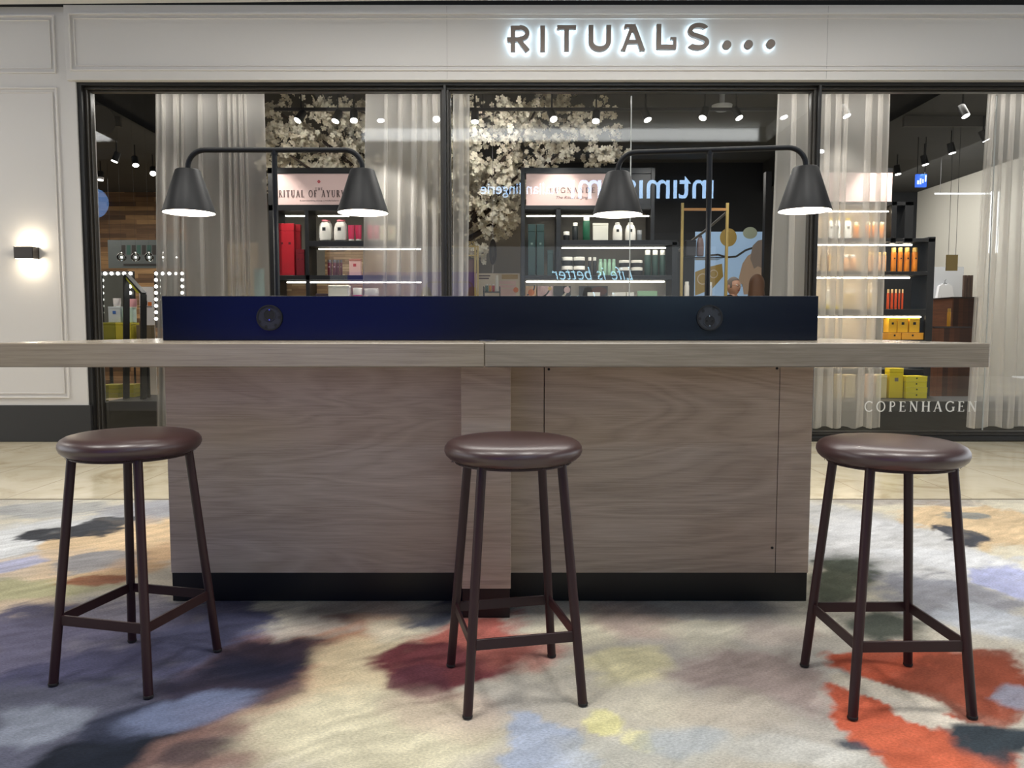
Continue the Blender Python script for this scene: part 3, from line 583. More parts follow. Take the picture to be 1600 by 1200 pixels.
for x in (XM1, XM2): bm_box(bm, x - 0.011, x + 0.011, YG - 0.13, YG + 0.05, 0, ZT)
bm_box(bm, XL, 13, YG - 0.14, YG + 0.04, 0, 0.05, 0.01)
struct('window_frame', bm, BLACK)
frame_window(1, XL + 0.045, XM1 - 0.011, 0.05, ZT); frame_window(2, XM1 + 0.011, XM2 - 0.011, 0.05, ZT); frame_window(3, XM2 + 0.011, 11.0, 0.05, ZT)
for i, px in enumerate((985, 1551)):
    x = WX(px, YG, 300)
    bm = bmesh.new(); bm_box(bm, x - 0.005, x + 0.005, YG - 0.006, YG + 0.004, 0.1, ZT - 0.07); struct('trim_%d' % (6 + i), bm, mat('silicone_joint', (165, 168, 165), 0.3))
# lettering stuck to the glass at the right
t = thing('window_lettering', 'white serif word COPENHAGEN applied low on the right shop window', 'lettering', (WX(1435, YG), YG - 0.012, WZ(643, YG)))
roman('letter', 'COPENHAGEN', W(1350, 635, YG)[0], W(1526, 635, YG)[0], WZ(643, YG), WZ(627, YG), YG - 0.004, mat('white_vinyl', (222, 222, 218), 0.5), t, track=0.3)

# ------------------------------------------------------------------ halo-lit shop name on the fascia
YS = YW - 0.05
t = thing('shop_sign', 'dark metal shop name with glowing white-blue halo on the white fascia', 'sign', (WX(1000, YS, 65), YS, WZ(82, YS)))
LET = mat('dark_bronze_letter', (112, 102, 95), 0.4, metal=0.2)
HALO = mat('letter_halo_light', (230, 245, 255), 0.4, emit=(0.62, 0.84, 1.0), es=11)
w = 0.18
RIT = [
 ('R', 796, 828, 45, 84.5, [('l', .17, 0, .17, 1, w), ('a', .5, .72, .36, .22, -PI / 2, PI / 2, .17), ('l', .1, .92, .5, .92, .16), ('l', -.12, .47, .55, .47, .16), ('l', .4, .5, .88, .02, w), ('l', .02, .47, .02, .36, .1)]),
 ('I', 843, 852, 44.5, 84.5, [('l', .5, 0, .5, 1, w)]),
 ('T', 870, 899, 44, 83.6, [('l', .5, 0, .5, 1, w), ('l', 0, .93, 1, .93, .14), ('l', .05, .93, .05, .84, .08)]),
 ('U', 919, 953, 43.5, 83, [('l', .1, .35, .1, 1, w), ('a', .5, .37, .4, .3, PI, 2 * PI, .18), ('l', .9, .35, .9, 1, w)]),
 ('A', 969, 1005, 43, 83, [('l', .5, 1, .1, 0, .15), ('l', .5, 1, .92, 0, w), ('l', .3, .34, .75, .34, .14), ('l', .16, .95, .62, .95, .12), ('l', .18, .95, .18, .84, .08), ('l', 0, .03, .2, .03, .06), ('l', .8, .03, 1.02, .03, .06)]),
 ('L', 1024, 1054, 42, 80.5, [('l', .12, 0, .12, 1, w), ('l', .04, .08, 1, .08, .17), ('l', .93, .08, .93, .46, .12), ('l', .7, .42, .97, .42, .09)]),
 ('S', 1071, 1105, 41, 81, [('a', .52, .73, .37, .2, .5, PI * 1.35, .17), ('a', .5, .27, .4, .2, -PI * .78 - .1, PI * .42, .17), ('l', .26, .58, .68, .46, .16)]),
]
for ch, a, b, top, bot, st in RIT:
    x0, z1 = W(a, top, YS); x1, z0 = W(b, bot, YS)
    sx, sz = x1 - x0, z1 - z0
    for nm, y0, y1, m, sh in (('letter', YS - 0.075, YS - 0.03, LET, 1.0), ('halo_light', YS - 0.029, YS - 0.02, HALO, 0.8)):
        bm = bmesh.new()
        for qi, q in enumerate(st):
            y0 -= 0.0006; y1 += 0.0002
            if q[0] == 'l': stroke_prism(bm, x0 + q[1] * sx, z0 + q[2] * sz, x0 + q[3] * sx, z0 + q[4] * sz, q[5] * sz * 1.08 * sh, y0, y1)
            else: arc_prism(bm, x0 + q[1] * sx, z0 + q[2] * sz, q[3] * sx, q[4] * sz, q[5], q[6], q[7] * sz * 1.08 * sh, y0, y1)
        obj(nm, bm, m, t)
for px, py in ((1133, 74), (1166.5, 73.3), (1201, 72.3)):
    x, z = W(px, py, YS)
    for nm, r, y0, y1, m in (('letter', 0.041, YS - 0.075, YS - 0.03, LET), ('halo_light', 0.034, YS - 0.029, YS - 0.02, HALO)):
        bm = bmesh.new(); bm_prism(bm, [(x + r * math.cos(k * PI / 12), z + r * math.sin(k * PI / 12)) for k in range(24)], y0, y1); obj(nm, bm, m, t)

# ------------------------------------------------------------------ wall sconce
x0, z1 = W(22, 385, YW - 0.1); x1, z0 = W(52, 404, YW - 0.1)
t = thing('wall_sconce', 'small dark box wall light washing the white wall up and down', 'wall light', ((x0 + x1) / 2, YW, z0))
sc_m = mat('dark_brown_metal', (62, 56, 52), 0.4)
bm = bmesh.new()
bm_box(bm, x0, x1, YW - 0.11, YW - 0.105, z0, z1); bm_box(bm, x0, x0 + 0.005, YW - 0.11, YW, z0, z1); bm_box(bm, x1 - 0.005, x1, YW - 0.11, YW, z0, z1); bm_box(bm, x0, x1, YW - 0.012, YW - 0.002, z0, z1)
obj('housing', bm, sc_m, t)
em = mat('warm_sconce_lens', (255, 240, 215), 0.4, emit=(1, 0.86, 0.64), es=9)
box_obj('lens', x0 + 0.006, x1 - 0.006, YW - 0.104, YW - 0.013, z1 - 0.012, z1 + 0.003, em, t)
box_obj('lens', x0 + 0.006, x1 - 0.006, YW - 0.104, YW - 0.013, z0 - 0.003, z0 + 0.012, em, t)
for z in (z1 + 0.03, z0 - 0.03):
    l = bpy.data.lights.new('sconce_light', 'POINT'); l.energy = 3.2; l.color = (1, 0.86, 0.66); l.shadow_soft_size = 0.03
    lo = bpy.data.objects.new('sconce_light', l); COL.objects.link(lo); lo.location = ((x0 + x1) / 2 + 0.03, YW - 0.07, z)

# ------------------------------------------------------------------ the bar
YB = 3.18; YP = 2.99; YF = 2.62; YR = 3.86
ZTOP = 1.1036; ZUN = 1.021
X0 = W(261, 700, YB)[0]; X1 = W(1268, 700, YB)[0]
PZ = WZ(895, YB); PPZ = WZ(920, YP)
xp0, xp1 = W(721, 750, YP)[0], W(798, 750, YP)[0]
t = thing('bar_counter', 'long grey-brown oak laminate bar body on black plinth behind three stools', 'bar counter', ((X0 + X1) / 2, YB, 0))
box_obj('side_panel', X0, xp0 + 0.02, YB, YR, PZ, ZUN - 0.001, OAK_A, t, 0.0015, 'wide plain oak panel left of the pillar')
xs = [xp1 - 0.02, W(850, 700, YB)[0], W(1216, 700, YB)[0], X1]
box_obj('side_panel', xs[0], xs[1] - 0.0018, YB, YR, PZ, ZUN - 0.001, OAK_B, t, 0.0015, 'narrow oak panel just right of the pillar')
box_obj('side_panel', xs[2] + 0.001, xs[3], YB, YR, PZ, ZUN - 0.001, OAK_B, t, 0.0015, 'narrow oak end panel')
pn = box_obj('access_panel', xs[1] + 0.0018, xs[2] - 0.001, YB + 0.001, YR - 0.01, PZ, ZUN - 0.001, OAK_B, t, 0.0015, 'wide removable oak panel with small screw holes')
for px, py in ((857.5, 577), (1214, 575.5), (1206.5, 856)):
    x, z = W(px, py, YB); bm = bmesh.new(); bm_prism(bm, [(x + 0.0055 * math.cos(k * PI / 8), z + 0.0055 * math.sin(k * PI / 8)) for k in range(16)], YB - 0.0012, YB + 0.004); obj('screw_hole', bm, SOCKD, pn)
box_obj('pillar', xp0, xp1, YP, YB + 0.05, PPZ, ZUN - 0.001, OAK_C, t, 0.0015)
box_obj('plinth', X0 + 0.003, xp0 + 0.02, YB + 0.004, YR - 0.01, 0.002, PZ - 0.0005, PLINTH, t)
box_obj('plinth', xp1 - 0.02, X1 - 0.003, YB + 0.004, YR - 0.01, 0.002, PZ - 0.0005, PLINTH, t)
box_obj('plinth', xp0 + 0.002, xp1 - 0.004, YP + 0.004, YB, 0.002, PPZ - 0.0005, PLINTH, t)
xj = W(757, 556, YF)[0]; xr = W(1547, 550, YF)[0]
tag(box_obj('countertop', -1.83, xj - 0.0008, YF, YR + 0.35, ZUN, ZTOP, OAK_T1, None, 0.004), 'left half of thick oak laminate countertop, running out of the picture', 'countertop')
tag(box_obj('countertop', xj + 0.0008, xr, YF, YR + 0.35, ZUN, ZTOP, OAK_T2, None, 0.004), 'right half of thick oak laminate countertop, ending past the right stool', 'countertop')
ZU1 = WZ(462.5, YB)
bm = bmesh.new(); bm_box(bm, X0 - 0.003, X1 + 0.012, YB, YB + 0.36, ZTOP + 0.0005, ZU1, 0.002)
up = tag(obj('upstand', bm, UPST), 'long glossy navy upstand box on the countertop with two round sockets', 'upstand')
rimm = mat('upstand_edge', (120, 112, 102), 0.4)
def socket(px, py, r, px2, py2, r2, pins, notches, holes=False):
    x, z = W(px, py, YB); s = obj_disc('power_socket', x, z, r, YB - 0.006, YB + 0.001, SOCK, up)
    bm = bmesh.new(); 
    arc_prism(bm, x, z, r + 0.003, r + 0.003, 0, 2 * PI, 0.006, YB - 0.009, YB + 0.001, 36); obj('rim', bm, SOCKD, s)
    x2, z2 = W(px2, py2, YB)
    obj_disc('recess', x2, z2, r2, YB - 0.0072, YB - 0.004, SOCKD, s)
    bm = bmesh.new(); arc_prism(bm, x2, z2, r2, r2, 0, 2 * PI, 0.003, YB - 0.0085, YB - 0.005, 30); obj('socket_ring', bm, SOCK, s)
    for dx, dz in pins:
        xx, zz = W(px2 + dx, py2 + dz, YB); obj_disc('earth_clip', xx, zz, 0.003, YB - 0.0095, YB - 0.006, CHROME, s)
    if holes:
        for dx in (-0.012, 0.012): obj_disc('contact_hole', x2 + dx, z2, 0.004, YB - 0.0085, YB - 0.006, mat('socket_hole', (2, 2, 3), 0.9), s)
    for ax, az in notches:
        xx, zz = W(ax, az, YB); obj_disc('notch', xx, zz, 0.006, YB - 0.0072, YB - 0.005, SOCKD, s)
def obj_disc(name, x, z, r, y0, y1, m, parent, n=36):
    bm = bmesh.new(); bm_prism(bm, [(x + r * math.cos(k * 2 * PI / n), z + r * math.sin(k * 2 * PI / n)) for k in range(n)], y0, y1); return obj(name, bm, m, parent)
socket(421.5, 496.5, 0.047, 421.8, 492, 0.024, ((0, -7.8), (0, 7.8)), ((406.5, 502.5), (416.5, 510.5), (431.5, 508), (437, 496)))
socket(1108.5, 496.3, 0.047, 1108, 501.5, 0.023, ((0, -7.6), (0, 7.6)), ((1098, 486), (1114.5, 481.5), (1123.5, 491), (1093, 498)), True)
# metal cable plate in the joint of the countertop
bm = bmesh.new(); bm_lathe(bm, [(0.03, ZTOP), (0.036, ZTOP), (0.036, ZTOP + 0.003), (0.03, ZTOP + 0.004)], 28, (W(762, 534, 3.06)[0], 3.06))
tag(obj('cable_grommet', bm, mat('grommet_metal', (90, 90, 95), 0.35, metal=0.8)), 'small round metal cable cover lying on the joint of the countertop', 'cable cover')

# ------------------------------------------------------------------ bar stools
def stool_proto():
    t = thing('bar_stool', '', 'bar stool')
    ZS = 0.736
    # padded seat
    bm = bmesh.new(); R = 0.218
    prof = [(0.02, ZS)]
    for r, z in ((0.17, 0.0), (0.188, 0.0015), (0.203, 0.008), (0.213, 0.018), (0.218, 0.031), (0.2165, 0.043), (0.209, 0.054), (0.196, 0.0615), (0.178, 0.066), (0.15, 0.069), (0.1, 0.0705), (0.05, 0.071), (0.004, 0.071)): prof.append((r, ZS + z))
    bm_lathe(bm, prof, 72); obj('seat', bm, LEATHER, t, smooth='all')
    sp = random.Random(3); bm = bmesh.new()
    for k in range(90):            # frayed cover edge stapled beneath
        a = sp.uniform(0, 2 * PI); r = 0.192 + sp.uniform(-0.004, 0.003); l = sp.uniform(0.003, 0.008)
        p = Vector((r * math.cos(a), r * math.sin(a), ZS + 0.004)); bm_tube(bm, [p, p + Vector((sp.uniform(-.006, .006), sp.uniform(-.006, .006), -l))], 0.0006, 4)
    bm_tube(bm, [(0.186 * math.cos(k * PI / 30), 0.186 * math.sin(k * PI / 30), ZS + 0.001) for k in range(61)], 0.003, 6, cap=False)
    obj('frayed_edge', bm, mat('frayed_threads', (40, 28, 28), 0.9), t)
    rb, kk, hr = 0.2525, 0.1053, 0.211
    for j in range(4):
        a = j * PI / 2; d = Vector((math.cos(a), math.sin(a), 0))
        bm = bmesh.new()
        bm_tube(bm, [d * rb, d * (rb - kk * 0.01) + Vector((0, 0, 0.01)), d * (rb - kk * ZS) + Vector((0, 0, ZS + 0.002))], 0.0145, 20)
        obj('leg', bm, STOOL_M, t, smooth=True)
        bm = bmesh.new(); bm_lathe(bm, [(0.0135, 0.0), (0.0155, 0.001), (0.0155, 0.007), (0.0148, 0.008)], 18, (d.x * rb, d.y * rb)); obj('foot_cap', bm, mat('black_rubber', (20, 18, 20), 0.7), t)
    rr = rb - kk * hr
    for j in range(4):             # flat footrest bars between the legs
        a = j * PI / 2; b = a + PI / 2
        p = Vector((math.cos(a) * rr, math.sin(a) * rr, hr)); q = Vector((math.cos(b) * rr, math.sin(b) * rr, hr))
        d = (q - p).normalized(); n = Vector((d.y, -d.x, 0)); p = p + d * 0.008; q = q - d * 0.008
        bm = bmesh.new(); vs = []
        for P in (p, q):
            for s, z in ((-0.004, -0.0165), (0.004, -0.0165), (0.004, 0.0165), (-0.004, 0.0165)): vs.append(bm.verts.new(P + n * s + Vector((0, 0, z))))
        for i in range(4): bm.faces.new((vs[i], vs[(i + 1) % 4], vs[4 + (i + 1) % 4], vs[4 + i]))
        bm.faces.new(vs[:4][::-1]); bm.faces.new(vs[4:])
        bmesh.ops.bevel(bm, geom=bm.edges[:], offset=0.001, segments=1, affect='EDGES')
        obj('footrest_bar', bm, STOOL_M, t)
    # mounting plate under the seat
    bm = bmesh.new(); bm_lathe(bm, [(0.01, ZS - 0.006), (0.186, ZS - 0.006), (0.186, ZS + 0.001), (0.01, ZS + 0.001)], 36); obj('seat_plate', bm, STOOL_M, t)
    return t
st = stool_proto()
for i, (x, y, a, lab) in enumerate(((-1.268, 2.54, -2.593, 'oxblood leather bar stool standing left, before the end of the bar under the curtain'),
                               (0.004, 2.413, -2.138, 'oxblood leather bar stool in the middle, before the protruding pillar'),
                               (1.181, 2.374, -3.908, 'oxblood leather bar stool at the right, by the orange patch of carpet'))):
    o = st if i == 0 else copy_tree(st)
    o.location = (x, y, 0.0035); o.rotation_euler = (0, 0, a); o['label'] = lab; o['group'] = 'bar stools'

# ------------------------------------------------------------------ two double-armed lamps on the upstand
def double_lamp(pole, armz, dxa, dxb, rotz, lab):
    """pole (x,y) foot on the upstand; arm from dxa to dxb along local x"""
    t = thing('bar_lamp', lab, 'lamp', (pole[0], pole[1], ZU1), rotz, 'double lamps on the bar')
    h = armz - ZU1; r = 0.011
    bm = bmesh.new(); bm_lathe(bm, [(0.01, 0.0005), (0.055, 0.0005), (0.055, 0.005), (0.05, 0.007), (0.01, 0.007)], 36); obj('base_plate', bm, LAMPM, t, smooth=True, world=False)
    bm = bmesh.new(); bm_tube(bm, [(0, 0, 0.004), (0, 0, h)], 0.0115, 20); obj('pole', bm, LAMPM, t, smooth=True, world=False)
    rad = 0.075; P = []
    for k in range(9):
        a = PI - (PI / 2) * k / 8; P.append((dxa + rad + rad * math.cos(a), 0, h - rad + rad * math.sin(a)))
    Q = [(-(p[0] - dxa) + dxb, 0, p[2]) for p in P][::-1]
    pts = [(dxa, 0, h - 0.09)] + P + Q + [(dxb, 0, h - 0.09)]
    bm = bmesh.new(); bm_tube(bm, pts, r, 20); obj('arm', bm, LAMPM, t, smooth=True, world=False)
    bm = bmesh.new(); bm_tube(bm, [(0.0, 0, h - 0.012), (0.0, 0, h - 0.02)], 0.0135, 18); obj('collar', bm, LAMPM, t, smooth=True, world=False)
    for dx in (dxa, dxb):
        zt = h - 0.083; zb = zt - 0.184
        bm = bmesh.new()
        bm_lathe(bm, [(0.106, zb + 0.002), (0.108, zb), (0.110, zb + 0.002), (0.052, zt - 0.004), (0.047, zt), (0.01, zt)], 56, (dx, 0), closed_bot=False)
        sh = obj('lamp_shade', bm, LAMPM, t, smooth=True, world=False)
        bm = bmesh.new(); bm_lathe(bm, [(0.1065, zb + 0.0005), (0.048, zt - 0.012), (0.008, zt - 0.012)], 48, (dx, 0), closed_bot=False); obj('shade_lining', bm, LAMPIN, sh, smooth=True, world=False)
        bm = bmesh.new(); bm_lathe(bm, [(0.004, zb + 0.03), (0.022, zb + 0.035), (0.035, zb + 0.055), (0.038, zb + 0.075), (0.03, zb + 0.1), (0.018, zb + 0.12), (0.016, zb + 0.15)], 24, (dx, 0)); obj('light_bulb', bm, BULB, sh, smooth='all', world=False)
        l = bpy.data.lights.new('bulb_light', 'POINT'); l.energy = 5.5; l.color = (1, 0.95, 0.87); l.shadow_soft_size = 0.045
        lo = bpy.data.objects.new('bulb_light', l); COL.objects.link(lo); lo.parent = t; lo.location = (dx, 0, zb + 0.022)
    return t
YL = 3.36
xa = W(293, 250, YL)[0]; xb = W(566, 250, YL)[0]; xpl = W(431, 350, YL)[0]
double_lamp((xpl, YL), WZ(234.5, YL), xa - xpl, xb - xpl, 0.0, 'black two-armed lamp with cone shades, rising behind the left socket')
xa = W(967, 250, YL)[0]; xb = W(1253, 250, YL)[0]; xpl = W(1107, 350, YL)[0]
double_lamp((xpl, YL), WZ(234.5, YL), xa - xpl, xb - xpl, -0.14, 'black two-armed lamp with cone shades, rising behind the right socket')

# ------------------------------------------------------------------ shop interior shell
YBK = 14.8; ZS2 = 3.75
def wallbox(name, x0, x1, y0, y1, z0, z1, m): bm = bmesh.new(); bm_box(bm, x0, x1, y0, y1, z0, z1); return struct(name, bm, m)
wallbox('ceiling_shop', -13, -4.75, YG + 0.16, 16.2, ZS2, ZS2 + 0.1, DARK); wallbox('ceiling_shop', 4.75, 13, YG + 0.16, 16.2, ZS2, ZS2 + 0.1, DARK)
bm = bmesh.new(); bm_box(bm, -4.75, 4.75, YG + 0.16, 16.2, 4.3, 4.4); bm_box(bm, -4.8, -4.75, YG + 0.16, 16.2, ZS2, 4.4); bm_box(bm, 4.75, 4.8, YG + 0.16, 16.2, ZS2, 4.4); struct('ceiling_shop', bm, DARK)
def CEILZ(x): return 4.3 if -4.7 < x < 4.7 else ZS2
xw = W(292, 400, YBK)[0]
wallbox('wall_back', -13, xw, YBK, YBK + 0.1, 0, ZS2, WOODWALL)
GREYW = mat('grey_shop_wall', (96, 94, 88), 0.75)
wallbox('wall_back', xw, W(820, 400, YBK)[0], YBK, YBK + 0.1, 0, 4.3, GREYW)
wallbox('wall_back', W(820, 400, YBK)[0], 7.7, YBK, YBK + 0.1, 0, 4.3, mat('black_shop_wall', (22, 24, 28), 0.6))
wallbox('wall_right', 7.7, 7.8, YG + 0.16, YBK, 0, ZS2, mat('beige_wall', (176, 172, 162), 0.7))
wallbox('wall_left', -12.9, -12.8, YG + 0.16, YBK, 0, ZS2, GREYW)
wallbox('wall_partition', W(733, 400, 11.6)[0] - 0.9, W(822, 400, 11.6)[0], 11.6, 11.7, 0, W(800, 262, 11.6)[1], TAUPE)
for i, (a, b, y) in enumerate(((-9.5, -4.8, 9.6), (4.8, 7.2, 9.6))):
    wallbox('trim_%d' % (10 + i), a, b, y, y + 0.05, ZS2 - 0.12, ZS2, mat('ceiling_duct', (70, 66, 60), 0.8))
# round ceiling duct in the far left corner
bm = bmesh.new(); bm_tube(bm, [(-6.6, 10.2, 3.55), (-4.7, 9.0, 3.55)], 0.16, 20)
o = obj('air_duct', bm, mat('dark_duct', (62, 58, 52), 0.7), smooth=True); tag(o, 'dark round air duct under the shop ceiling in the top left window corner', 'duct')

# black display platforms low behind the glass
ZPL = WZ(627, 8.5)
for xa, xb, lab in ((W(165, 640, 8.5)[0], W(262, 640, 8.5)[0] + 0.25, 'low black display platform behind the glass, left of the bar'), (W(1262, 640, 8.5)[0] + 0.05, 6.4, 'low black display platform behind the COPENHAGEN lettering')):
    bm = bmesh.new(); bm_box(bm, xa, xb, 8.5, 9.15 if xa > 0 else 9.36, 0, ZPL, 0.004); tag(obj('display_platform', bm, mat('black_platform', (20, 20, 21), 0.5)), lab, 'platform')

# ------------------------------------------------------------------ sheer curtains
def curtain(ta, tb, ba, bb, lab, n, seed, Y=8.25, zb=None):
    R = random.Random(seed)
    x0t, x1t = W(ta, 146, Y)[0], W(tb, 146, Y)[0]; x0b, x1b = W(ba, 600, Y)[0], W(bb, 600, Y)[0]
    z1 = 3.62; z0 = zb if zb is not None else WZ(668, Y)
    # irregular pleats: fold positions, some wide and slack, some tight
    # flat spans, each ended by a fold where the cloth doubles back over itself
    ws = [R.choice((0.45, 0.7, 1.0, 1.5)) for _ in range(n)]; tot = sum(ws); cum = [0]
    for q in ws: cum.append(cum[-1] + q / tot)
    Wd = x1t - x0t; cols = []
    for k in range(n):
        u0, u1 = cum[k], cum[k + 1]; f = min(R.uniform(0.022, 0.05), 0.45 * (u1 - u0) * Wd) / Wd; A = R.uniform(0.02, 0.045)
        for j in range(7): s = j / 6; cols.append((u0 + (u1 - u0) * s, A * (1 - s) ** 2 - 0.012 * math.sin(PI * s), 0, k))
        if k < n - 1:
            for s, d in ((0.15, .010), (-0.1, .017), (-0.5, .020), (-0.9, .024), (-1.08, .032), (-0.9, .040)): cols.append((u1 + f * s, d, 0, k))
    rows = 26; bm = bmesh.new(); G = []
    for r in range(rows + 1):
        t = r / rows; row = []
        for u, d, sx, k in cols:
            xa = x0t * (1 - t) + x0b * t; xb = x1t * (1 - t) + x1b * t
            sway = 0.014 * math.sin(t * 4.2 + k * 1.7) * t
            amp = 0.75 + 0.55 * t + 0.12 * math.sin(3 * t + k)
            row.append(bm.verts.new((xa + (xb - xa) * u + sway * (0 < u < 1), Y + d * amp, z1 + (z0 - z1) * t + (0.014 * math.sin(u * 23 + seed) * (r == rows)))))
        G.append(row)
    for a, b in zip(G, G[1:]):
        for i in range(len(a) - 1): bm.faces.new((a[i], a[i + 1], b[i + 1], b[i]))
    t = thing('sheer_curtain', lab, 'curtain', ((x0b + x1b) / 2, Y, z0), 0, None)
    c = obj('curtain_cloth', bm, SHEER, t, smooth='all')
    bm = bmesh.new(); bm_box(bm, min(x0t, x0b) + 0.01, max(x1t, x1b) - 0.01, Y - 0.02, Y + 0.02, z1, z1 + 0.025); obj('curtain_rail', bm, BLACK, t)
    # hems: a doubled edge down each side
    for side in (0, -1):
        bm = bmesh.new(); p = [G_co for G_co in [(x0t if side == 0 else x1t, z1), (x0b if side == 0 else x1b, z0)]]
        sg = 0.014 if side == 0 else -0.014
        v = [bm.verts.new((p[0][0], Y - 0.001, p[0][1])), bm.verts.new((p[0][0] + sg, Y - 0.001, p[0][1])), bm.verts.new((p[1][0] + sg, Y - 0.001, p[1][1])), bm.verts.new((p[1][0], Y - 0.001, p[1][1]))]
        bm.faces.new(v); obj('hem', bm, SHEER, t)
curtain(243, 413, 243, 425, 'widest sheer white curtain, left of the left lamp pole', 10, 4)
curtain(571, 693, 563, 693, 'sheer white curtain just left of the first black window post', 6, 9)
curtain(708, 734, 706, 730, 'narrow sheer white curtain just right of the first window post', 2, 12)
curtain(1216, 1263, 1197, 1262, 'sheer white curtain behind the rightmost lamp shade', 2, 15)
curtain(1281, 1391, 1270, 1377, 'sheer white curtain over the warm lit shelves at the right', 6, 22)
curtain(1545, 1690, 1515, 1690, 'sheer white curtain at the right edge of the picture', 7, 28)

# ------------------------------------------------------------------ track spotlights on the shop ceiling
def spotlight(px, py, z=3.46, Y=None, tilt=(0.0, 0.35), r=0.042, lab='', grp='track spotlights'):
    if Y is None:
        s = (W(px, py, 1.0)[1] - CH); Y = (z - CH) / s
    x, z = W(px, py, Y)
    t = thing('track_spotlight', lab, 'spotlight', (x, Y, z), 0, grp)
    d = Vector((tilt[0], -tilt[1], -1)).normalized()
    bm = bmesh.new(); bm_tube(bm, [(0, 0, 0), -d * 0.13], [r * 1.08, r * 1.02], 20); obj('lamp_head', bm, BLACK, t, smooth=True, world=False)
    bm = bmesh.new(); bm_tube(bm, [d * 0.002, d * 0.006], r * 0.96, 20); obj('lens', bm, LENS, t, world=False)
    bm = bmesh.new(); bm_tube(bm, [-d * 0.08, (-d.x * 0.08, -d.y * 0.08, CEILZ(x) - z - 0.002)], 0.009, 8); obj('stem', bm, BLACK, t, world=False)
for i, (px, py, tx, ty, w_) in enumerate(((465, 188, -.5, .5, 'above the pink header board, the left one'), (524, 189, -.3, .4, 'above the pink header board, the middle one'), (553, 188, .1, .5, 'above the pink header board, the right one'), (595, 188, .1, .2, 'behind the curtain left of the first window post'), (682, 186, 0, .9, 'touching the first window post, round and bright'),
    (742, 190, 0, .3, 'just right of the first window post'), (865, 186, .3, .7, 'before the blossoms in the middle window'), (931, 189, -.1, .5, 'right of the blossoms, before the glass joint'), (1012, 187, .3, .4, 'just right of the glass joint'), (1098, 184, -.4, .4, 'above the right lamp arm, left of a pair'), (1155, 184, .4, .4, 'above the right lamp arm, right of a pair'), (1225, 183, .2, .3, 'behind the curtain above the rightmost lamp shade'))):
    spotlight(px, py, Y=8.85, tilt=(tx, ty), lab='black track spotlight with lit lens ' + w_)
for i, (px, py, tx, ty, w_) in enumerate(((1323, 181, .3, .4, 'behind the right curtain, the upper one'), (1283, 236, -.3, .3, 'behind the right curtain near the second window post'), (1509, 181, .3, .4, 'high and alone in the dark right window'), (1446, 257, .2, .15, 'over the small blue sign'), (1488, 239, .2, .1, 'up and right of the small blue sign'), (1403, 272, .1, .15, 'down and left of the small blue sign'), (1541, 219, .5, .1, 'at the edge of the rightmost curtain'),
    (179, 252, -.3, .2, 'first of three in the dark left window corner'), (212, 258, .3, .4, 'second of three in the dark left window corner'), (239, 271, .4, .9, 'third of three in the left corner, beside the curtain'), (157, 281, 0, .1, 'above the round blue sign'))):
    spotlight(px, py, z=3.46, tilt=(tx, ty), lab='black track spotlight with lit lens ' + w_)
zt = WZ(166, 8.85)
for a, b, lab in ((W(424, 166, 8.85)[0], W(690, 166, 8.85)[0], 'black lighting track crossing the left window behind the blossoms'), (W(712, 166, 8.85)[0], W(1262, 166, 8.85)[0], 'black lighting track crossing the middle window')):
    bm = bmesh.new(); bm_box(bm, a, b, 8.95, 8.98, zt - 0.02, zt + 0.015); bm_box(bm, a + .3, a + .31, 8.96, 8.97, zt, 4.298); bm_box(bm, b - .31, b - .3, 8.96, 8.97, zt, 4.298); tag(obj('lighting_track', bm, mat('track_metal', (44, 44, 46), 0.4)), lab, 'lighting track')
x, z = W(1128, 173, 9.2)
bm = bmesh.new(); bm_lathe(bm, [(0.01, 0), (0.07, 0.0), (0.11, 0.025), (0.12, 0.06), (0.03, 0.065), (0.03, CEILZ(x) - z)], 28); o = obj('smoke_detector', bm, mat('white_plastic', (190, 195, 200), 0.4), smooth=True); o.location = (x, 9.2, z)
tag(o, 'round white ceiling detector between two spotlights in the middle window', 'smoke detector')

# ------------------------------------------------------------------ shelf units
YSF, YSB = 9.2, 9.56
LEDW = mat('warm_led_strip', (255, 250, 235), 0.4, emit=(1, 0.86, 0.66), es=30)
SHB = mat('black_shelf_metal', (24, 24, 25), 0.4)
def bxp(bm, pa, pb, pt, pb2, y0=YSF, y1=YSB, bev=0.002):
    xa, _ = W(pa, 400, YSF); xb, _ = W(pb, 400, YSF); bm_box(bm, xa, xb, y0, y1, WZ(pb2, YSF), WZ(pt, YSF), bev, 1)
def part(name, t, m, *rects, **kw):
    bm = bmesh.new()
    for r in rects: bxp(bm, *r, **kw)
    return obj(name, bm, m, t)
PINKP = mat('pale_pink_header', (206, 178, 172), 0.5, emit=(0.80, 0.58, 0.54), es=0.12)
INK = mat('grey_brown_ink', (92, 72, 70), 0.6); RED = mat('rose_ink', (200, 70, 80), 0.6)
def shelf_unit(lab, x, name='display_shelf'): return thing(name, lab, 'shelf unit', (W(x, 400, YSF)[0], YSF, 0), 0, 'display shelf units in the shop')
ZFLOOR = 0.0
def to_floor(bm, pa, pb, pt, y0=YSF, y1=YSB): bm_box(bm, W(pa, 400, YSF)[0], W(pb, 400, YSF)[0], y0, y1, 0.0, WZ(pt, YSF), 0.002, 1)
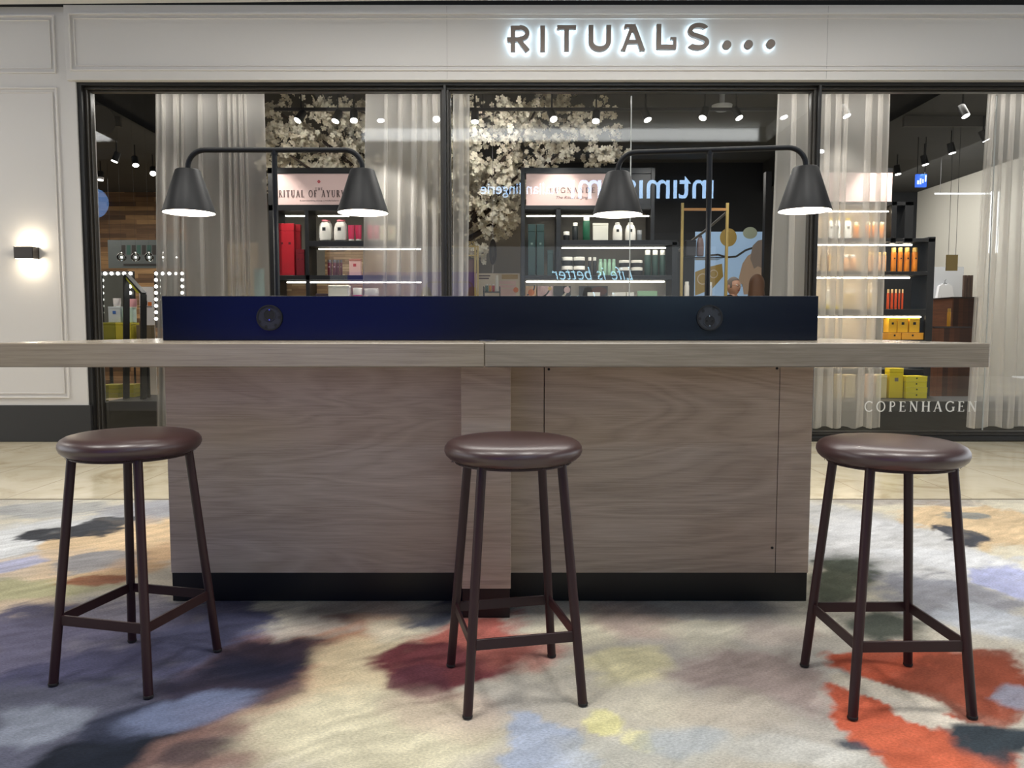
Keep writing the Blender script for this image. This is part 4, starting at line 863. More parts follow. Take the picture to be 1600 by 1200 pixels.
# unit 1
t = shelf_unit('black shelf unit with pale pink header board over tall red gift boxes', 540)
for a, b, tp in ((421, 433, 262), (477, 483, 328), (661, 667, 376)):
    bm = bmesh.new(); to_floor(bm, a, b, tp); obj('post', bm, SHB, t)
for r in ((433, 661, 430, 437.5), (483, 661, 376.5, 385), (433, 661, 478, 486), (433, 661, 560, 568), (433, 661, 662, 670)): part('shelf', t, SHB, r)
part('top_bar', t, SHB, (421, 584, 262, 271), (421, 584, 320, 329)); part('header_panel', t, PINKP, (433, 578, 271, 320), y0=YSF + 0.01, y1=YSF + 0.05)
part('backing_panel', t, WOODBACK, (497, 661, 385, 430), (434, 661, 437.5, 560), y0=YSB - 0.03, y1=YSB - 0.01)
for r in ((446, 476, 335.5, 338), (497, 545, 335.5, 338), (497, 657, 387.5, 390), (446, 657, 439.5, 442)): part('led_strip', t, LEDW if r[0] == 1268 else LEDM, (r[0], r[1], r[2] + .3, r[2] + 2.1), y0=YSF + 0.03, y1=YSF + 0.05)
x0, z1 = W(435, 297, YSF); x1, z0 = W(562, 308, YSF)
yy = YSF + 0.009
roman('header_letter', 'RITUAL OF AYURVEDA', x0, x1, z0, z1, yy, INK, t, track=0.3)
roman('header_letter', 'THE', W(492, 0, YSF)[0] * 0 + W(492, 295, YSF)[0], W(504, 295, YSF)[0], WZ(297, YSF), WZ(293, YSF), yy, INK, t, track=0.3)
place_text('header_text', 'A new nourishing energy, a mindful balance', W(468, 313, YSF)[0], W(529, 313, YSF)[0], WZ(315, YSF), WZ(312, YSF), yy, INK, t, ext=0.001)
cx, cz = W(498, 283.5, YSF); bm = bmesh.new()
for k in range(4): stroke_prism(bm, cx + 0.017 * math.cos(k * PI / 2), cz + 0.017 * math.sin(k * PI / 2), cx + 0.017 * math.cos((k + 1) * PI / 2), cz + 0.017 * math.sin((k + 1) * PI / 2), 0.008, yy - 0.002, yy)
arc_prism(bm, cx, cz, 0.006, 0.006, 0, 2 * PI, 0.004, yy - 0.002, yy, 12); obj('header_emblem', bm, RED, t)
# unit 2
t = shelf_unit('black shelf unit with pink header board over dark green boxes and bottles', 930)
for a, b, tp in ((814, 820, 262), (869, 876, 325), (1050, 1060, 378), (1016, 1022, 262)):
    bm = bmesh.new()
    if a == 869: bm_box(bm, W(a, 400, YSF)[0], W(b, 400, YSF)[0], YSF, YSB, WZ(430, YSF), WZ(325, YSF), 0.002, 1)
    elif a == 1016: bm_box(bm, W(a, 400, YSF)[0], W(b, 400, YSF)[0], YSF, YSB, WZ(376, YSF), WZ(262, YSF), 0.002, 1)
    else: to_floor(bm, a, b, tp)
    obj('post', bm, SHB, t)
for r in ((820, 1050, 430, 437), (876, 1058, 375, 383), (820, 1050, 464, 472), (820, 1050, 560, 568), (820, 1050, 662, 670)): part('shelf', t, SHB, r)
part('top_bar', t, SHB, (820, 1016, 262, 271), (820, 1016, 321, 327)); part('header_panel', t, PINKP, (822, 968, 271, 321), y0=YSF + 0.01, y1=YSF + 0.05); part('header_panel', t, SHB, (968, 1016, 271, 321), y0=YSF + 0.01, y1=YSF + 0.05)
part('backing_panel', t, mat('grey_backing', (112, 106, 96), 0.7), (876, 1016, 327, 375), (876, 1050, 383, 430), (820, 869, 327, 430), y0=YSB - 0.03, y1=YSB - 0.01)
part('backing_panel', t, mat('pale_backing', (196, 186, 172), 0.7), (820, 1050, 437, 560), y0=YSB - 0.03, y1=YSB - 0.01)
for r in ((823, 867, 335.5, 338), (878, 1014, 335.5, 338), (878, 1041, 385.5, 388.5), (822, 1040, 438.5, 441)): part('led_strip', t, LEDW if r[0] == 1268 else LEDM, (r[0], r[1], r[2] + .3, r[2] + 2.1), y0=YSF + 0.03, y1=YSF + 0.05)
roman('header_letter', 'LUGNANDE', W(859, 297, YSF)[0], W(930, 297, YSF)[0], WZ(301, YSF), WZ(293, YSF), yy, INK, t, track=0.3)
place_text('header_text', 'The Ritual of Jing', W(869, 309, YSF)[0], W(919, 309, YSF)[0], WZ(312, YSF), WZ(306, YSF), yy, INK, t, shear=0.3, ext=0.001)
# unit 3
t = shelf_unit('black shelf unit with yellow and orange products behind the right curtain', 1340)
for a, b, tp in ((1262, 1267, 262), (1391, 1399, 315), (1412, 1425, 315), (1450, 1461, 370)):
    bm = bmesh.new()
    if a in (1391, 1412): bm_box(bm, W(a, 400, YSF)[0], W(b, 400, YSF)[0], YSF, YSB, WZ(380, YSF), WZ(tp, YSF), 0.002, 1)
    else: to_floor(bm, a, b, tp, YSF if a != 1430 else YSB - 0.03)
    obj('post', bm, SHB, t)
for r in ((1267, 1461, 372, 378), (1267, 1450, 424, 430), (1267, 1450, 483, 493), (1267, 1450, 532, 540), (1267, 1450, 577, 583), (1391, 1425, 315, 321)): part('shelf', t, SHB, r)
part('top_bar', t, SHB, (1267, 1391, 262, 269), (1267, 1391, 315, 320)); part('header_panel', t, PINKP, (1267, 1391, 269, 315), y0=YSF + 0.01, y1=YSF + 0.05)
part('backing_panel', t, mat('warm_backing', (232, 212, 182), 0.7), (1267, 1391, 320, 372), (1267, 1391, 378, 424), (1267, 1391, 430, 640), y0=YSB - 0.03, y1=YSB - 0.01)
for r in ((1268, 1388, 328.5, 331.5), (1268, 1427, 381, 384), (1268, 1425, 432.5, 435.5), (1268, 1445, 494, 496.5), (1268, 1388, 541, 543)): part('led_strip', t, LEDW if r[0] == 1268 else LEDM, (r[0], r[1], r[2] + .3, r[2] + 2.1), y0=YSF + 0.03, y1=YSF + 0.05)

# ------------------------------------------------------------------ products
def rounded_prof(w, h, kind):
    r = w / 2
    if kind == 'bottle': return [(r * .7, 0), (r * .95, h * .03), (r, h * .12), (r, h * .45), (r * .93, h * .65), (r * .74, h * .82), (r * .5, h * .9), (r * .45, h * .93)]
    if kind == 'tube': return [(r * .8, h * .1), (r * .9, h * .3), (r, h * .9), (r * 1.02, h)]
    return [(r * .92, 0), (r, h * .02), (r, h * .78), (r * .9, h * .81)]
PC = {}
SHZ = [WZ(p, YSF) for p in (376.5, 430, 478, 375, 464, 372, 424, 483, 532)]; TBZ = (WZ(531, 9.15), ZPL)
def product(kind, pa, pb, pt, pbm, col, lab, cat, grp, Y=YSF + 0.1, cap=None, depth=None, mark=None, name=None, flat=0.62, glow=0):
    (xa, z0), (xb, z1) = W(pa, pbm, Y), W(pb, pt, Y)
    zn = min(SHZ, key=lambda q: abs(q - z0)); z0 = zn + 0.001 if YSF <= Y <= YSB and abs(zn - z0) < 0.014 else z0 + 0.0012
    for q in TBZ:
        if abs(q - z0) < 0.012: z0 = q + 0.001
    w, h = xb - xa, z1 - z0; cx = (xa + xb) / 2; d = depth if depth else w
    m = mat('product_%d_%d_%d' % col, col, 0.35)
    nm = name or {'box': 'gift_box', 'bottle': 'bottle', 'cyl': 'spray_can', 'tube': 'tube', 'jar': 'jar'}[kind]
    t = thing(nm, lab, cat, (cx, Y, z0), 0, grp)
    key = (kind, col, round(w, 3), round(h, 3), cap, mark, round(d, 3))
    if key in PC:
        for c in PC[key]: n = c.copy(); COL.objects.link(n); n.parent = t
        return t
    cm = mat('product_%d_%d_%d' % cap, cap, 0.35) if cap else None
    if kind == 'box':
        bm = bmesh.new(); bm_box(bm, -w / 2, w / 2, -d / 2, d / 2, 0, h * 0.86, min(w, h) * 0.02, 1); obj('box_body', bm, m, t, world=False)
        bm = bmesh.new(); bm_box(bm, -w / 2 - 0.001, w / 2 + 0.001, -d / 2 - 0.001, d / 2 + 0.001, h * 0.862, h, min(w, h) * 0.02, 1); obj('lid', bm, cm or m, t, world=False)
        if mark: bm = bmesh.new(); s = min(w, h) * 0.13; bm_box(bm, -s, s, -d / 2 - 0.002, -d / 2 + 0.001, h * .62 - s, h * .62 + s); obj('emblem', bm, mat('product_%d_%d_%d' % mark, mark), t, world=False)
    else:
        f = flat if kind == 'bottle' else 1.0
        if kind == 'tube':
            bm = bmesh.new(); bm_lathe(bm, rounded_prof(w, h, kind), 20); 
            for v in bm.verts: v.co.y *= 1 - 0.8 * max(0, (v.co.z / h - .15)) 
            obj('tube_body', bm, m, t, smooth=True, world=False)
            bm = bmesh.new(); bm_lathe(bm, [(w * .4, 0), (w * .42, h * .01), (w * .42, h * .1)], 20); obj('cap', bm, cm or m, t, smooth=True, world=False)
        elif kind == 'jar':
            bm = bmesh.new(); bm_lathe(bm, [(w * .46, 0), (w * .5, h * .06), (w * .5, h * .6)], 24); obj('jar_body', bm, m, t, smooth=True, world=False)
            bm = bmesh.new(); bm_lathe(bm, [(w * .5, h * .605), (w * .5, h * .95), (w * .47, h)], 24); obj('lid', bm, cm or m, t, smooth=True, world=False)
        else:
            bm = bmesh.new(); bm_lathe(bm, rounded_prof(w, h, kind), 24)
            for v in bm.verts: v.co.y *= f
            obj('bottle_body', bm, m, t, smooth=True, world=False)
            r = w * (.24 if kind == 'bottle' else .42); z = h * (.93 if kind == 'bottle' else .81)
            bm = bmesh.new(); bm_lathe(bm, [(r, z + 0.0004), (r, h * .98), (r * .9, h)], 18); obj('cap', bm, cm or m, t, smooth=True, world=False)
        if mark:
            bm = bmesh.new(); s = w * .13; yv = -(w / 2) * f * (0.95 if kind != 'tube' else .45); bm_box(bm, -s, s, yv - 0.004, yv + 0.01, h * .55 - s, h * .55 + s); obj('label_mark', bm, mat('product_%d_%d_%d' % mark, mark), t, world=False)
    PC[key] = list(t.children)
    return t
ORD = ('first', 'second', 'third', 'fourth', 'fifth', 'sixth', 'seventh', 'eighth', 'ninth', 'tenth', 'eleventh', 'twelfth')
WH, BK, GR, RD, DR, PK, YE, OR, CR = (236, 232, 222), (28, 30, 32), (36, 58, 54), (188, 34, 46), (120, 24, 34), (214, 50, 92), (226, 196, 30), (222, 132, 40), (226, 214, 176)
def row(kind, xs, pt, pb, col, what, where, cat, grp, **kw):
    for i, (a, b) in enumerate(xs):
        l = what if len(xs) == 1 else '%s, %s from the left' % (what, ORD[i])
        product(kind, a, b, pt, pb, col, '%s %s' % (l, where), cat, grp, **kw)
# unit 1
U1 = 'on the shelf under the THE RITUAL OF AYURVEDA board'
row('box', [(438.2, 447.3), (448.3, 460.5)], 350, 430, RD, 'tall red gift box', 'beside the left lamp pole', 'box', 'tall red gift boxes', mark=(90, 14, 24), depth=0.09)
row('box', [(461, 470)], 351, 430, (206, 48, 58), 'slim bright red gift box', 'behind the short boxes near left lamp pole', 'box', 'tall red gift boxes', depth=0.06, Y=YSF + 0.2)
row('box', [(464, 470), (470.5, 476)], 390, 430, DR, 'short dark red box', 'before the tall red boxes', 'box', 'short red boxes', mark=(60, 10, 20), depth=0.05, Y=YSF + 0.06)
row('bottle', [(498, 517), (522, 541)], 344, 376.5, WH, 'white oval bottle with pink cap', 'left of the pink tubes', 'bottle', 'white oval bottles', cap=(212, 110, 120), mark=BK)
row('bottle', [(505, 520), (530, 543)], 344, 376.5, WH, 'white bottle in second line', 'half hidden left of the pink tubes', 'bottle', 'white oval bottles', cap=(212, 110, 120), mark=BK, Y=YSF + 0.24)
row('tube', [(544, 554), (555, 565)], 352, 376.5, PK, 'pink tube', 'left of the curtain edge', 'tube', 'pink tubes', cap=WH)
row('tube', [(574, 583), (584, 593)], 352, 376.5, PK, 'pink tube', 'behind the curtain, under the lamp shade', 'tube', 'pink tubes', cap=WH)
row('box', [(595, 606), (607, 618)], 353, 376.5, CR, 'cream box', 'behind the curtain beside the pink tubes', 'box', 'cream boxes', mark=PK)
row('cyl', [(512, 518.5), (520, 526.5), (527, 530.5), (531.5, 535)], 406, 430, (96, 20, 40), 'dark red mini bottle with grey cap', 'before the wood strips', 'bottle', 'dark red mini bottles', cap=(92, 88, 92), mark=(200, 190, 190))
product('box', 547, 564, 405, 430, (232, 186, 176), 'pale pink gift box with red ornament beside the curtain edge', 'box', 'gift boxes in unit with wood strips', mark=RD, depth=0.09, cap=(196, 120, 100))
product('box', 515, 547, 446, 478, (232, 228, 214), 'wide plain white box before the wood strips, just over the upstand', 'box', 'gift boxes in unit with wood strips', depth=0.12)
product('box', 495, 514, 459, 478, (70, 50, 60), 'low dark box left of the wide white box', 'box', 'gift boxes in unit with wood strips', mark=RD, depth=0.1)
product('jar', 552, 566, 450, 478, (214, 60, 120), 'pink tub with white lid right of the wide white box', 'jar', 'tubs by the curtain edge', cap=WH)
product('jar', 570, 592, 451, 478, (232, 190, 190), 'pale pink tub with white lid behind the curtain', 'jar', 'tubs by the curtain edge', cap=WH)
# unit 2
row('box', [(825, 836.5), (838.5, 850)], 351, 430, GR, 'tall dark green box', 'left in the middle window shelf unit', 'box', 'dark green boxes', mark=(120, 140, 130), depth=0.09)
product('box', 855, 864, 391, 430, GR, 'short dark green box right of the two tall green ones', 'box', 'dark green boxes', depth=0.06)
product('jar', 880, 890, 362, 375.5, BK, 'small black jar with white lid on the upper shelf', 'jar', 'items on upper green shelf', cap=WH)
product('cyl', 894, 903.5, 348, 375.5, (40, 44, 44), 'black spray bottle with white cap beside the small jar', 'bottle', 'items on upper green shelf', cap=WH)
product('cyl', 910.5, 922, 338, 375.5, (28, 88, 62), 'green glass bottle with white cap, tallest on the upper shelf', 'bottle', 'items on upper green shelf', cap=WH)
product('box', 926, 950, 349, 375.5, (206, 204, 192), 'pale square box right of the green glass bottle', 'box', 'items on upper green shelf', depth=0.05)
row('bottle', [(957, 972.5), (976.5, 993.5)], 348, 375.5, WH, 'white oval bottle', 'below the lamp shade left of the glass joint', 'bottle', 'white oval bottles', cap=WH, mark=BK)
row('jar', [(995, 1003)], 360, 375.5, (120, 124, 126), 'grey jar', 'right of the white oval bottles', 'jar', 'items on upper green shelf', cap=(150, 152, 154))
for zt_, zb_, wd_ in ((402, 415.8, 'upper'), (416, 430, 'lower')):
    row('jar', [(877.5, 895), (896, 914)], zt_, zb_, BK, wd_ + ' black jar with white lid', 'in the stack of four', 'jar', 'black jars with white lids', cap=WH)
    row('jar', [(967, 984.5), (985.5, 1004)], zt_ + 5 if zt_ == 402 else 418, zb_ if zb_ == 430 else 417.8, BK, wd_ + ' flat black jar with white lid', 'by the glass joint', 'jar', 'black jars with white lids', cap=WH)
row('cyl', [(918.5, 924.5), (926, 932)], 402, 430, BK, 'black mini bottle with white cap', 'right of the stacked jars', 'bottle', 'black mini bottles', cap=WH)
row('cyl', [(935, 941.5), (942.5, 948), (949, 955), (956, 962)], 405, 430, (150, 186, 160), 'pale green tube', 'in the row of four', 'tube', 'pale green tubes')
row('cyl', [(1006.5, 1017), (1018.5, 1028.5), (1030, 1040)], 391, 430, (46, 70, 62), 'dark green bottle with rounded white cap', 'at the right shelf end', 'bottle', 'dark green bottles', cap=WH)
def poster(px0, px1, pt, pb, Y, m, lab, shapes=(), cat='poster', depth=0.02, name='poster', hang=False):
    """flat printed board with shapes ('c',px,py,r) ('r',a,b,t,b) ('p',pts) ('arc',px,py,r,w,a0,a1)"""
    t = thing(name, lab, cat, (W((px0 + px1) / 2, 400, Y)[0], Y, WZ(pb, Y)))
    bm = bmesh.new(); bm_box(bm, W(px0, 400, Y)[0], W(px1, 400, Y)[0], Y, Y + depth, WZ(pb, Y), WZ(pt, Y)); obj('board', bm, m, t)
    if hang:
        for pw_ in (px0 + 3, px1 - 3): bm = bmesh.new(); x_ = W(pw_, 400, Y)[0]; bm_tube(bm, [(x_, Y + depth / 2, WZ(pt, Y) - .01), (x_, Y + depth / 2, CEILZ(x_))], .0025, 5); obj('wire', bm, SHB, t)
    for i, (nm, m2, kind, *a) in enumerate(shapes):
        bm = bmesh.new(); y0, y1 = Y - 0.0016 - 0.0005 * i, Y - 0.0001
        if kind == 'c':
            x, z = W(a[0], a[1], Y); r = a[2] * Y / FPX; rz = (a[3] if len(a) > 3 else a[2]) * Y / FPX; bm_prism(bm, [(x + r * math.cos(k * PI / 16), z + rz * math.sin(k * PI / 16)) for k in range(32)], y0, y1)
        elif kind == 'r': bm_prism(bm, [W(a[0], a[3], Y), W(a[1], a[3], Y), W(a[1], a[2], Y), W(a[0], a[2], Y)], y0, y1)
        elif kind == 'p': bm_prism(bm, [W(p[0], p[1], Y) for p in a[0]], y0, y1)
        elif kind == 'l':
            P = [W(p[0], p[1], Y) for p in a[0]]; w_ = a[1] * Y / FPX
            for p, q in zip(P, P[1:]): stroke_prism(bm, p[0], p[1], q[0], q[1], w_, y0, y1)
        elif kind == 'arc': x, z = W(a[0], a[1], Y); arc_prism(bm, x, z, a[2] * Y / FPX, a[2] * Y / FPX, a[4], a[5], a[3] * Y / FPX, y0, y1)
        obj(nm, bm, m2, t)
    return t
PEACH = mat('poster_peach', (232, 186, 140), 0.5); POR = mat('poster_orange', (220, 120, 50), 0.5); PDK = mat('poster_dark', (58, 56, 56), 0.5); PBR = mat('poster_brown', (92, 54, 42), 0.5); PCR = mat('poster_cream', (216, 204, 186), 0.5); PPK = mat('poster_pink', (222, 190, 186), 0.5)
poster(821, 838, 447, 463.6, YSB - 0.08, PEACH, 'small peach card with dark curve, leftmost under the tall green boxes', (('curve', PDK, 'arc', 821, 447, 14, 2.2, -1.4, 0.1), ('patch', POR, 'c', 830, 457, 5)), 'card', name='printed_card')
poster(840, 864, 447, 463.6, YSB - 0.08, PPK, 'small pink card with dark curve and gold dot below the green boxes', (('curve', PDK, 'arc', 841, 447, 18, 2.4, -1.4, 0.0), ('dot', GOLD, 'c', 859, 451, 3)), 'card', name='printed_card')
poster(866, 892, 447, 463.6, YSB - 0.08, PDK, 'small dark card with white curve below the stacked jars', (('curve', PCR, 'arc', 867, 447, 20, 3, -1.5, 0.0), ('dot', PPK, 'c', 886, 453, 5)), 'card', name='printed_card')
poster(905, 950, 447, 463.6, YSB - 0.08, PDK, 'dark card with brown flower picture below the pale green tubes', (('picture', PBR, 'c', 936, 455, 12, 7),), 'card', name='printed_card')
row('box', [(918, 937), (956, 977), (979, 990)], 457, 464.5, WH, 'low white box', 'on the lowest visible green-range shelf', 'box', 'low boxes over the upstand', depth=0.08)
row('box', [(996, 1026)], 455, 464.5, (150, 184, 150), 'low pale green box', 'at the right end over the upstand', 'box', 'low boxes over the upstand', depth=0.08)
# unit 3
row('bottle', [(1294, 1303), (1302, 1314), (1318, 1331)], 341, 372.5, WH, 'white bottle with yellow cap', 'behind the right curtain', 'bottle', 'white bottles with yellow caps', cap=YE, mark=BK)
row('cyl', [(1333, 1342), (1351, 1360), (1362, 1371), (1373, 1382)], 347, 372.5, OR, 'orange bottle', 'on the top shelf behind the right curtain', 'bottle', 'orange bottles behind the curtain', cap=CR)
row('box', [(1282, 1291), (1293, 1305)], 398, 424.5, (232, 190, 120), 'yellow box', 'on the second shelf behind the right curtain', 'box', 'boxes behind the right curtain')
row('cyl', [(1317, 1326), (1328, 1338)], 398, 424.5, (226, 170, 120), 'pale orange bottle', 'on the second shelf behind the right curtain', 'bottle', 'orange bottles behind the curtain', cap=WH)
row('cyl', [(1354, 1361), (1362, 1369), (1370, 1377), (1378, 1385)], 394, 424.5, (228, 176, 128), 'slim orange bottle', 'near the right curtain edge', 'bottle', 'orange bottles behind the curtain', cap=GOLD and (206, 176, 110))
row('cyl', [(1391.5, 1400.5), (1402, 1410.5), (1412, 1421.5), (1424, 1434)], 387, 424.5, OR, 'bright orange bottle with gold cap', 'right of the right curtain', 'bottle', 'bright orange bottles', cap=(216, 180, 100), mark=BK)
row('cyl', [(1385, 1390), (1391, 1396), (1397, 1402), (1403, 1407), (1408, 1412)], 452, 483.5, (214, 78, 30), 'orange-red bottle with pale cap', 'in the short row on third shelf', 'bottle', 'orange-red bottles', cap=(222, 190, 140))
row('cyl', [(1319, 1324), (1325, 1330), (1331, 1336), (1350, 1356), (1358, 1364), (1366, 1371)], 452, 483.5, (226, 198, 140), 'pale yellow bottle', 'on third shelf behind the right curtain', 'bottle', 'pale bottles behind the right curtain', cap=WH)
product('box', 1281, 1309, 478, 483.5, YE, 'flat yellow box on the third shelf behind the right curtain', 'box', 'boxes behind the right curtain')
product('bottle', 1290, 1298, 449, 478, WH, 'white bottle standing on the flat yellow box', 'bottle', 'pale bottles behind the right curtain', cap=WH)
row('box', [(1384, 1397.5), (1398, 1415), (1416, 1433)], 497, 519.5, (232, 178, 40), 'bright yellow-orange gift box', 'in the row just over the countertop', 'box', 'yellow gift boxes over the countertop', mark=BK, depth=0.13)
row('box', [(1383, 1403), (1404, 1438)], 520, 532.5, (226, 160, 50), 'low orange gift box', 'under the row of yellow gift boxes', 'box', 'yellow gift boxes over the countertop', mark=BK, depth=0.15)
zp = 640
def pbox(a, b, pt, pb, Y, col, lab, grp, **kw): return product('box', a, b, pt, pb, col, lab, 'box', grp, Y=Y, **kw)
yb3 = 8.95
zb = [W(1400, p, yb3)[1] for p in (625,)]
base = 600 - 0  # rows of pixels of the platform top at this depth
def prow(z, Y):       # pixel row of height z at depth Y
    s = (z - CH) / Y; c, sn = math.cos(PITCH), math.sin(PITCH); v = (s * c + sn) / (c - s * sn); return 600 - v * FPX
pb3 = prow(ZPL, yb3)
pbox(1385, 1408, 575, pb3, yb3, (224, 200, 40), 'tall yellow gift box with grey round seal under the countertop', 'yellow boxes on the right platform', mark=(120, 110, 100), depth=0.12)
hh = (pb3 - 587) / 4
for k in range(4): pbox(1409, 1441 + (k % 2), pb3 - hh * (k + 1) + 0.15, pb3 - hh * k, yb3, (222, 206, 44), 'flat yellow box, %s in the stack of four behind the glass' % ('bottom one', 'second from bottom', 'third from bottom', 'topmost')[k], 'yellow boxes on the right platform', mark=(60, 70, 30), depth=0.2)
for k, (a, b, c_) in enumerate(((1305, 1317, (230, 200, 130)), (1318, 1334, (228, 204, 150)), (1352, 1364, (232, 196, 170)), (1366, 1383, (226, 210, 150)))): pbox(a, b, 585, pb3, yb3, c_, 'tall pale gift box, %s from the left behind the curtain hem' % ORD[k], 'pale boxes behind the right curtain', depth=0.1)
# walnut cabinets
WAL = WALNUT
for a, b, tp, Y, lab in ((1461, 1530, 510, 10.3, 'lower walnut plank counter behind the right window'), (1487, 1528, 464, 10.9, 'taller walnut plank cabinet rising behind the walnut counter')):
    t = thing('walnut_cabinet', lab, 'cabinet', (W((a + b) / 2, 500, Y)[0], Y, 0))
    box_obj('body', W(a, 500, Y)[0], W(b, 500, Y)[0], Y, Y + 0.5, 0, WZ(tp, Y) - 0.02, WAL, t); box_obj('cabinet_top', W(a, 500, Y)[0] - 0.01, W(b, 500, Y)[0] + 0.01, Y - 0.01, Y + 0.51, WZ(tp, Y) - 0.0195, WZ(tp, Y), mat('dark_walnut_top', (44, 28, 22), 0.35), t)
product('cyl', 1479.5, 1486, 482, 510, (224, 160, 40), 'single golden orange bottle standing on the walnut counter', 'bottle', None, Y=10.45, cap=(196, 150, 60))

# ------------------------------------------------------------------ right part of the shop
x, z = W(1440, 283, 10.6)
t = thing('hanging_sign', 'small blue hanging direction sign with white pictograms', 'sign', (x, 10.6, z))  # window reflection of a hall sign, built as an object inside
bl = mat('blue_sign', (40, 80, 190), 0.4, emit=(0.05, 0.16, 0.75), es=1.2)
box_obj('panel', W(1432, 283, 10.6)[0], W(1448, 283, 10.6)[0], 10.6, 10.64, WZ(292, 10.6), WZ(272, 10.6), bl, t)
wi = mat('white_pictogram', (230, 240, 255), 0.4, emit=(0.7, 0.85, 1), es=1.2)
for a, b, c, d in ((1433, 1436, 282, 288), (1437, 1439.5, 279, 288), (1441, 1443, 280, 286), (1445, 1447, 274, 284)): box_obj('pictogram', W(a, 283, 10.6)[0], W(b, 283, 10.6)[0], 10.596, 10.6, WZ(d, 10.6), WZ(c, 10.6), wi, t)
for px in (1434, 1446): bm = bmesh.new(); xx = W(px, 283, 10.6)[0]; bm_tube(bm, [(xx, 10.62, WZ(272, 10.6)), (xx, 10.62, ZS2)], 0.006, 6); obj('suspension_rod', bm, BLACK, t)
# corner line mirrored in the glass, built as glowing bars before the wall
Yn = 11.9
t = thing('corner_lamp', 'thin white lit line forming a corner before the pale wall at the right', 'wall light', (W(1553, 302, Yn)[0], Yn, WZ(395, Yn)))
LL = mat('soft_white_line', (255, 255, 255), 0.4, emit=(0.9, 0.97, 1), es=2.2)
bm = bmesh.new(); bm_box(bm, W(1462, 302, Yn)[0], W(1550.5, 302, Yn)[0], Yn, Yn + .03, WZ(303.3, Yn), WZ(301.3, Yn)); obj('light_bar', bm, LL, t)
for px in (1551.5, 1562): bm = bmesh.new(); x_ = W(px, 302, Yn)[0]; bm_box(bm, x_ - .01, x_ + .01, Yn, Yn + .03, WZ(395, Yn), WZ(299, Yn)); obj('light_bar', bm, LL, t)
for px in (1470, 1552): bm = bmesh.new(); x_ = W(px, 302, Yn)[0]; bm_tube(bm, [(x_, Yn + .015, WZ(301.3, Yn)), (x_, Yn + .015, ZS2)], .003, 5); obj('wire', bm, SHB, t)
# white blouse hanging on the wall
Ys = 12.6
t = thing('blouse', 'white blouse hanging before the pale wall, above the walnut counter', 'blouse', (W(1478, 460, Ys)[0], Ys, WZ(478, Ys)))
bm = bmesh.new(); P = [(1468, 447), (1474, 443), (1478, 445.5), (1482, 443), (1488, 447), (1492, 470), (1489, 478), (1486, 478), (1485, 460), (1485, 478), (1471, 478), (1471, 460), (1468, 478), (1464, 478), (1464, 468)]
bm_prism(bm, [W(a, b, Ys) for a, b in P], Ys, Ys + 0.07); obj('fabric', bm, mat('white_cotton', (214, 214, 216), 0.8), t)
bm = bmesh.new(); x, z = W(1478, 443, Ys); bm_tube(bm, [(x - .07, Ys + .03, z - .02), (x, Ys + .03, z + .01), (x + .07, Ys + .03, z - .02)], 0.006, 6); bm_tube(bm, [(x, Ys + .03, z + .01), (x, Ys + .03, z + .05), (x + .02, Ys + .03, z + .065)], 0.004, 6); obj('hanger', bm, BLACK, t)
poster(1460, 1507, 417, 622, Ys + 0.075, mat('pale_wall_panel', (196, 198, 202), 0.6), 'pale grey wall panel behind the hanging white blouse', cat='wall panel', name='wall_panel')
for k, (a, b) in enumerate(((1508, 1512), (1514, 1517), (1519, 1522))): poster(a, b, 430, 628, 12.0, mat('brown_slat', (70, 52, 42), 0.6), 'narrow dark brown upright slat, %s right of the hanging blouse' % ORD[k], cat='slat', name='wooden_slat', depth=0.04)
poster(1479.5, 1497, 398, 423, 9.9, mat('ochre_card', (150, 126, 70), 0.5), 'small ochre card hanging above the white blouse', cat='card', name='hanging_card', hang=True)

# gold stand, picture wall and visitors
def bar(name, pts, r, m, t, Y): bm = bmesh.new(); bm_tube(bm, [(W(a, b, Y)[0], Y, max(W(a, b, Y)[1], 0.0)) for a, b in pts], r, 8); return obj(name, bm, m, t)
Yg = 9.6
t = thing('gold_stand', 'tall open gold metal display frame crossed by the right lamp pole', 'display stand', (W(1100, 400, Yg)[0], Yg, 0))
pf = prow(0, Yg)
gm = mat('pale_gold_metal', (176, 152, 92), 0.4, metal=0.2)
for a in (1065.5, 1135.5): bm = bmesh.new(); xx = W(a, 400, Yg)[0]; bm_box(bm, xx - 0.016, xx + 0.016, Yg, Yg + 0.03, 0, WZ(317, Yg)); obj('upright', bm, gm, t)
for p in (327, 470): bm = bmesh.new(); bm_box(bm, W(1067, 400, Yg)[0], W(1134, 400, Yg)[0], Yg + .002, Yg + 0.028, WZ(p + 2, Yg), WZ(p - 2, Yg)); obj('crossbar', bm, mat('copper_metal', (176, 128, 76), 0.4, metal=0.2), t)
box_obj('shelf', W(1067.5, 400, Yg)[0], W(1133, 400, Yg)[0], Yg + 0.03, Yg + 0.35, WZ(402.5, Yg), WZ(401, Yg), mat('black_glass_shelf', (30, 30, 34), 0.15), t)
product('box', 1070, 1086, 376, 400.8, (52, 50, 52), 'dark box on the shelf of the gold stand', 'box', 'things on the gold stand', Y=Yg + 0.2, depth=0.14)
product('bottle', 1088, 1100, 368, 400.8, (122, 104, 104), 'tall brownish glass bottle beside the dark box', 'bottle', 'things on the gold stand', Y=Yg + 0.2, cap=(60, 50, 50))
product('cyl', 1069, 1077, 440, 469, WH, 'white cylinder low in the gold stand, left one', 'bottle', 'things on the gold stand', Y=Yg + 0.1, cap=WH)
product('cyl', 1107, 1113, 441, 469, (200, 205, 212), 'clear bottle low in the gold stand, right of the lamp pole', 'bottle', 'things on the gold stand', Y=Yg + 0.1, cap=WH)
